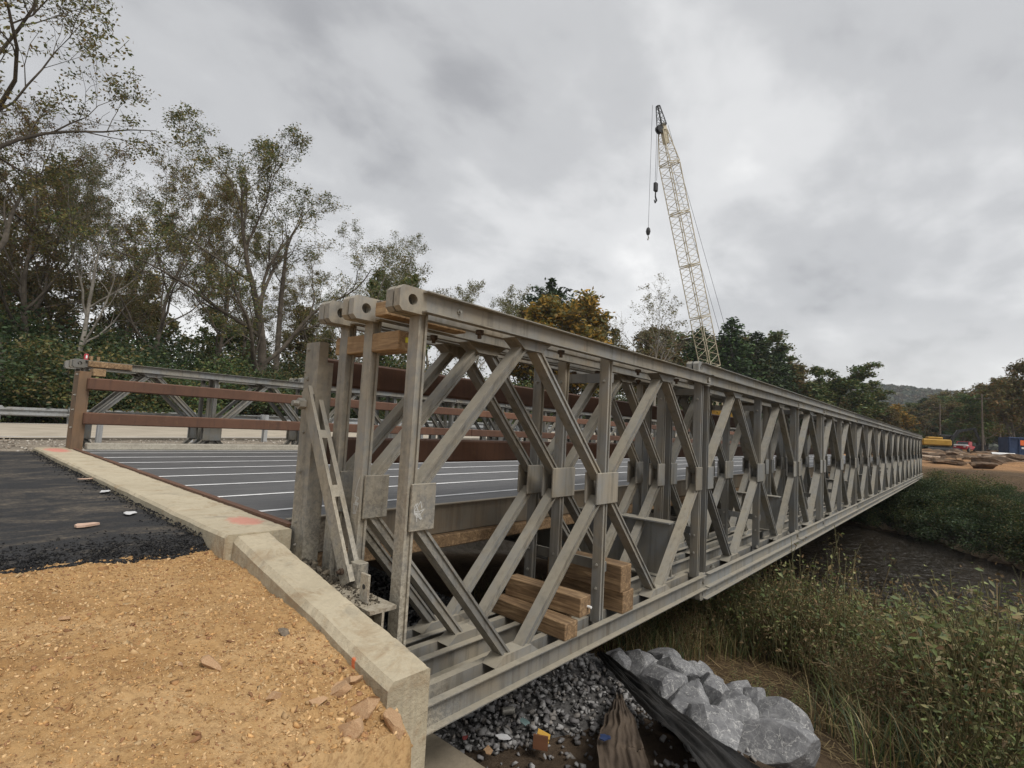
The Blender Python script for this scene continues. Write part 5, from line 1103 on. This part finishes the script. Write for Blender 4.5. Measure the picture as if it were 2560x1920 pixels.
# ------------------------------------------------------------------ weeds and grass on the near bank
def leaf5(rg, P_, size, pal, updir=None, asp=.42, tilt=1.0):
    n = len(P_); R_ = rand_rot(rg, n, tilt); s = size*rg.uniform(.55, 1.35, n)
    base = np.array([(0, 0, 0), (.42, asp/2, .07), (.42, 0, 0), (.42, -asp/2, .07), (1, 0, -.12)])
    v = np.einsum('nij,kj->nki', R_, base)*s[:, None, None]+P_[:, None]
    f = np.array([(0, 2, 1), (0, 3, 2), (1, 2, 4), (2, 3, 4)]); f = (f[None]+(np.arange(n)*5)[:, None, None]).reshape(-1, 3)
    c = np.array(pal)[rg.integers(0, len(pal), n)]*rg.uniform(.6, 1.4, (n, 1)); return v.reshape(-1, 3), f, np.repeat(c, 5, 0)
def blades(rg, P_, L, w_, pal, bend=.5, az=None):
    n = len(P_); a = rg.uniform(0, 2*PI, n) if az is None else az; h = L*rg.uniform(.6, 1.3, n); d = np.stack([np.cos(a), np.sin(a), np.zeros(n)], -1); sd = np.stack([-np.sin(a), np.cos(a), np.zeros(n)], -1); bd_ = rg.uniform(.2, 1.0, n)*bend
    V = []
    for t, ww in ((0, 1), (.35, .9), (.7, .6), (1, .06)):
        q = P_+d*(h*bd_*t*t)[:, None]+np.array((0, 0, 1))*(h*t*(1-.45*bd_*t))[:, None]; V += [q-sd*(w_*ww), q+sd*(w_*ww)]
    v = np.stack(V, 1); f = np.array([(0, 1, 3, 2), (2, 3, 5, 4), (4, 5, 7, 6)]); f = (f[None]+(np.arange(n)*8)[:, None, None]).reshape(-1, 4)
    c = np.array(pal)[rg.integers(0, len(pal), n)]*rg.uniform(.6, 1.4, (n, 1)); return v.reshape(-1, 3), f, np.repeat(c, 8, 0)
WG = [(.14, .18, .055), (.19, .22, .07), (.11, .15, .05), (.24, .25, .095), (.09, .12, .05), (.28, .25, .11)]
WD = [(.05, .075, .03), (.07, .095, .04), (.04, .06, .028), (.085, .10, .042)]
WB = [(.20, .12, .055), (.26, .17, .085), (.15, .095, .05), (.18, .15, .065), (.11, .12, .05)]
STRAW = [(.32, .235, .115), (.26, .185, .09), (.40, .30, .15), (.19, .13, .065), (.13, .09, .048)]
def weed_proto(seed, nst, h, lsize, pal, nleaf, spread, stemc, heads=False, lean=.28):
    rg = np.random.default_rng(seed); br_ = []; L_ = []; Hd = []
    for i in range(nst):
        a = rg.uniform(0, 2*PI); r_ = spread*math.sqrt(rg.random()); p = np.array((math.cos(a)*r_, math.sin(a)*r_, -.1)); hh = h*rg.uniform(.55, 1.15); d = unit(np.array((rg.normal(0, lean), rg.normal(0, lean), 1.0))); P_ = [p]
        for q in range(5): d = unit(d+rg.normal(0, .12, 3)); P_.append(P_[-1]+d*hh/5)
        P_ = np.array(P_); br_.append((P_, np.linspace(.008, .003, 6)*(.7+h*.4), 3))
        k = rg.poisson(nleaf); t = rg.uniform(.12, 1, k)*5*.999; j = t.astype(int); L_.append(P_[j]*(1-(t-j))[:, None]+P_[j+1]*(t-j)[:, None]+rg.normal(0, .05*h, (k, 3)))
        for q in range(rg.integers(0, 3)):
            t0 = rg.uniform(.4, .9)*5; j = int(t0); b0 = P_[j]; d2 = unit(d+rg.normal(0, .7, 3)); B = np.array([b0, b0+d2*hh*.16, b0+d2*hh*.3]); br_.append((B, np.array((.004, .003, .002)), 3)); L_.append(B[rg.integers(0, 3, max(2, nleaf//4))]+rg.normal(0, .05, (max(2, nleaf//4), 3)))
            if heads: Hd.append(B[2]+rg.normal(0, .025, (9, 3)))
        if heads: Hd.append(P_[-1]+rg.normal(0, .035, (16, 3)))
    rg2 = np.random.default_rng(seed+1); v, f, c = leaf5(rg2, np.concatenate(L_), lsize, pal, None, .42, 1.0)
    if heads: v2, f2, c2 = leaf5(rg2, np.concatenate(Hd), .028, [(.20, .12, .05), (.14, .085, .04), (.26, .17, .08)], None, .8, 2.0); f = np.concatenate([f, f2+len(v)]); v = np.concatenate([v, v2]); c = np.concatenate([c, c2])
    return (wood_mesh('stems_weed%d' % seed, br_, stemc), np_mesh('foliage_weed%d' % seed, v, f, M['leaf'], c))
M['stemg'] = simple('green_stem', (.10, .095, .04), (.15, .13, .055), 9, .8, 0, 0); M['stemb'] = simple('dry_stem', (.17, .12, .06), (.27, .20, .10), 9, .85, 0, 0)
WP = [weed_proto(301, 22, 1.4, .080, WG, 26, .42, M['stemg']), weed_proto(302, 20, 1.65, .068, WG+WB[:2]+STRAW[:1], 26, .45, M['stemg']), weed_proto(303, 20, 1.0, .078, WD+WG, 26, .5, M['stemg']), weed_proto(304, 14, 1.7, .07, WB+WG[:3], 24, .4, M['stemb'], True), weed_proto(305, 20, 1.35, .062, WB+WG+STRAW[:2], 24, .45, M['stemb']), weed_proto(306, 5, 1.9, .085, WG+WB[2:], 20, .25, M['stemg'], True, .14)]
rng = np.random.default_rng(71); cnt = 0; tries = 0
names = ['leafy green weed clump on the near bank', 'mixed green weed clump on the near bank', 'dark low weed clump on the near bank', 'brown seeding weed clump on the near bank', 'withering weed clump on the near bank', 'tall flowering stalk on the near bank']
while cnt < 290 and tries < 4000:
    tries += 1; x = rng.uniform(4.6, 15.2); y = rng.uniform(-6.0, 3.4)
    if (y > .8 and rng.random() < .7) or y < -4 and rng.random() < .5: continue
    clear = math.hypot((x-6.3)/1.9, (y+.1)/1.1)
    if clear < 1 or (x < 5.6 and y > -1.3) or (x < 5.2 and y > -2.1): continue
    near = x < 8 and y > -2.2
    s0 = .72 if x > 11 else .84 if (x > 8.4 and y < -1.2) else 1.12 if (y < -1.6 and x < 8.4) else 1.0
    if x > 11.5 and rng.random() < .4: continue
    k = int(rng.choice(6, p=[.24, .22, .18, .12, .2, .04] if not near else [.15, .15, .2, .15, .35, 0])); s = rng.uniform(.7, 1.25)*(1 if not near else .62)*(.8 if x < 6 else 1)*s0
    t = thing('weed_plant', names[k], 'weed', (float(x), float(y), float(gz(x, y))), rng.uniform(0, 6), names[k]+'s'); t.scale = (s, s, s*rng.uniform(.85, 1.2)); obj('stems', WP[k][0], t); obj('foliage', WP[k][1], t); cnt += 1
for lb, x, y, s in (('tall brown topped stalk nearest the bridge, standing against dark water', 9.9, 1.15, 1.15), ('tall forked stalk with yellowish leaves before the water', 9.6, .25, 1.25), ('tall thin stalk at the weeds before the far stones', 10.6, -.5, 1.0)):
    t = thing('weed_plant', lb, 'weed', (x, y, float(gz(x, y))), 1.0, 'tall stalks before the water'); t.scale = (s, s, s); obj('stems', WP[5][0], t); obj('foliage', WP[5][1], t)
BIGW = weed_proto(311, 16, 1.5, .115, WG+WD[1:2]+STRAW[:1], 26, .42, M['stemg'], False, .2)
for k, (x, y, s_) in enumerate(((6.3, -2.75, 1.25), (6.9, -2.45, 1.2), (7.5, -2.85, 1.35), (7.9, -2.3, 1.1), (8.4, -2.7, 1.3), (8.8, -2.05, 1.1), (9.3, -2.6, 1.2), (6.0, -2.35, 1.0), (7.2, -2.0, .95), (9.8, -1.9, 1.05), (5.7, -2.8, 1.1), (10.2, -2.5, 1.1), (8.2, -1.6, .85), (6.6, -3.1, 1.3))):
    t = thing('weed_plant', 'tall broad leaved weed rising at the edge of the near bank', 'weed', (x, y, float(gz(x, y))), k*1.3, 'tall broad leaved weeds'); t.scale = (s_, s_, s_); j_ = (BIGW, WP[1], BIGW)[k % 3]; obj('stems', j_[0], t); obj('foliage', j_[1], t)
n = 34000; X = rng.uniform(4.4, 15.5, n); Y = rng.uniform(-6.5, 4.5, n); keep = (np.hypot((X-6.3)/1.7, (Y+.1)/1.0) > 1) & ~((X < 5.2) & (Y > -1.5)); X, Y = X[keep], Y[keep]
v, f, c = blades(rng, np.stack([X, Y, gz(X, Y)-.02], -1), .62, .0052, WG+WD+STRAW+WB[:2]+STRAW[:3], .9)
tag(obj('bank_grass', np_mesh('bank_grass', v, f, M['leaf'], c)), 'long mixed green and straw grass on the near bank', 'grass', kind='stuff')
n = 9000; X = rng.uniform(4.2, 10, n); Y = rng.uniform(-3.5, 4.5, n); a = rng.uniform(0, 2*PI, n); P = np.stack([X, Y, gz(X, Y)+rng.uniform(.005, .05, n)], -1)
L_ = rng.uniform(.08, .4, n); d = np.stack([np.cos(a), np.sin(a), rng.normal(0, .12, n)], -1)*L_[:, None]; sd = np.stack([-np.sin(a), np.cos(a), np.zeros(n)], -1)*.004
v = np.stack([P-sd, P+sd, P+d+sd, P+d-sd], 1).reshape(-1, 3); c = np.repeat(np.array(STRAW)[rng.integers(0, 5, n)]*rng.uniform(.5, 1.2, (n, 1)), 4, 0)
tag(obj('dry_straw', np_mesh('dry_straw', v, np.arange(n*4).reshape(n, 4), M['leaf'], c)), 'dead straw matted on the brown soil below the bridge', 'straw', kind='stuff')
# long arching dry canes close to the camera
for k, (lb, x, y, l, az) in enumerate((('longest arching straw cane in the weeds', 6.2, -2.55, 2.0, 2.4), ('second arching straw cane in the weeds', 5.9, -2.4, 1.7, 2.2), ('thin bent cane over the brown soil', 6.6, -1.2, 1.4, 2.7), ('short curved cane near the boulders', 5.6, -1.9, 1.0, 2.0), ('low drooping cane in the weeds', 6.9, -1.9, 1.2, 2.9))):
    t = thing('dry_cane', lb, 'cane', (x, y, float(gz(x, y)))); P_ = [(math.cos(az)*l*.55*u*u, math.sin(az)*l*.55*u*u, l*(u-.42*u*u)) for u in np.linspace(0, 1, 9)]; MB().tube(P_, [.011*(1-.75*u) for u in np.linspace(0, 1, 9)], 5).build('cane_stem', M['stemb'], t)
    rg = np.random.default_rng(k); v, f, c = leaf5(rg, np.array(P_)[rg.integers(3, 9, 14)]+rg.normal(0, .03, (14, 3)), .09, STRAW, None, .2, 1.5); obj('cane_leaf', np_mesh('cane_leaf', v, f, M['leaf'], c), t)
for k, (x, y) in enumerate(((5.45, -.35), (5.75, -.75), (5.6, -2.2), (6.9, -.9))):
    t = thing('seedling', 'bright green seedling on the brown soil, '+('nearest the boulders', 'second from the boulders', 'in the weeds edge', 'by the straw')[k], 'plant', (x, y, float(gz(x, y))), k); t.scale = (.33, .33, .33); obj('stems', WP[0][0], t); obj('foliage', WP[0][1], t)

for i, (x, y, s_) in enumerate(((52, -1.0, 1.0), (56, -3.4, 1.2), (58, 1.2, .9), (62, -4.8, 1.3), (64, -.6, 1.0), (49, -3.2, .8), (86, -1.2, 1.5), (87, .8, 1.0), (88, -3.6, 1.4), (82, -3.4, 1.3), (100, -4.6, 1.6), (80, -1.6, 1.0), (72, .4, .9), (68, -2.6, .8), (76, -5.6, 1.1), (105, -.2, 1.4))):
    r = np.random.default_rng(400+i); o = obj('dirt_heap', rock_mesh(r, 'dirt_heap', M['heapsoil'] if 'heapsoil' in M else M.setdefault('heapsoil', simple('heap_soil', (.075, .05, .033), (.19, .125, .075), 2.5, .95, 0, .8, 9, bdist=.1)), 4, .5, .42, 1.5), None, (x, y, float(hgt(x, y))+.25), r.uniform(0, 6), float(s_)); tag(o, 'heap of dark churned earth on the cleared site', 'earth', 'earth heaps on the cleared site')
# chalk scribbles on the near end members
M['chalk'] = simple('chalk', (.38, .38, .36), (.52, .52, .5), 30, .9)
rng = np.random.default_rng(55)
for (x0, x1, z0, z1, yy, pl) in ((.11, .19, 1.13, 1.27, -.0078, 'y'),):
    b = MB(); p = np.array((x0+.01, z1-.02))
    for k in range(22):
        q = np.array((rng.uniform(x0, x1), np.clip(p[1]+rng.normal(-.004, .03), z0, z1))); d = q-p; n_ = np.array((-d[1], d[0])); n_ = n_/max(1e-6, np.linalg.norm(n_))*.0022
        b.add([(p[0]-n_[0], yy-k*.00002, p[1]-n_[1]), (p[0]+n_[0], yy-k*.00002, p[1]+n_[1]), (q[0]+n_[0], yy-k*.00002, q[1]+n_[1]), (q[0]-n_[0], yy-k*.00002, q[1]-n_[1])], [(0, 1, 2, 3)]); p = q
    b.build('chalk_mark', M['chalk'], br)
b = MB(); p = np.array((.495, 1.36))
for k in range(20):
    q = np.array((rng.uniform(.49, .55), np.clip(p[1]-.01+rng.normal(0, .03), 1.12, 1.38))); d = q-p; n_ = np.array((-d[1], d[0])); n_ = n_/max(1e-6, np.linalg.norm(n_))*.003
    b.add([(.0715-k*.00002, p[0]-n_[0], p[1]-n_[1]), (.0715-k*.00002, p[0]+n_[0], p[1]+n_[1]), (.0715-k*.00002, q[0]+n_[0], q[1]+n_[1]), (.0715-k*.00002, q[0]-n_[0], q[1]-n_[1])], [(0, 1, 2, 3)]); p = q
b.build('chalk_mark', M['chalk'], br)

# ------------------------------------------------------------------ damp autumn air
m_, t_, p_, o_ = new_mat('haze_air'); t_.nodes.remove(p_); vp = N(t_, 'ShaderNodeVolumePrincipled'); vp.inputs['Color'].default_value = (.86, .90, .96, 1); vp.inputs['Density'].default_value = .00028; vp.inputs['Anisotropy'].default_value = .2
t_.links.new(vp.outputs[0], o_.inputs['Volume'])
b = MB(); b.box(-420, 1160, -560, 620, -8, 90); hzo = b.build('haze', m_); tag(hzo, 'thin grey blue haze over the whole valley', 'haze', kind='stuff')
SC.cycles.volume_bounces = 0
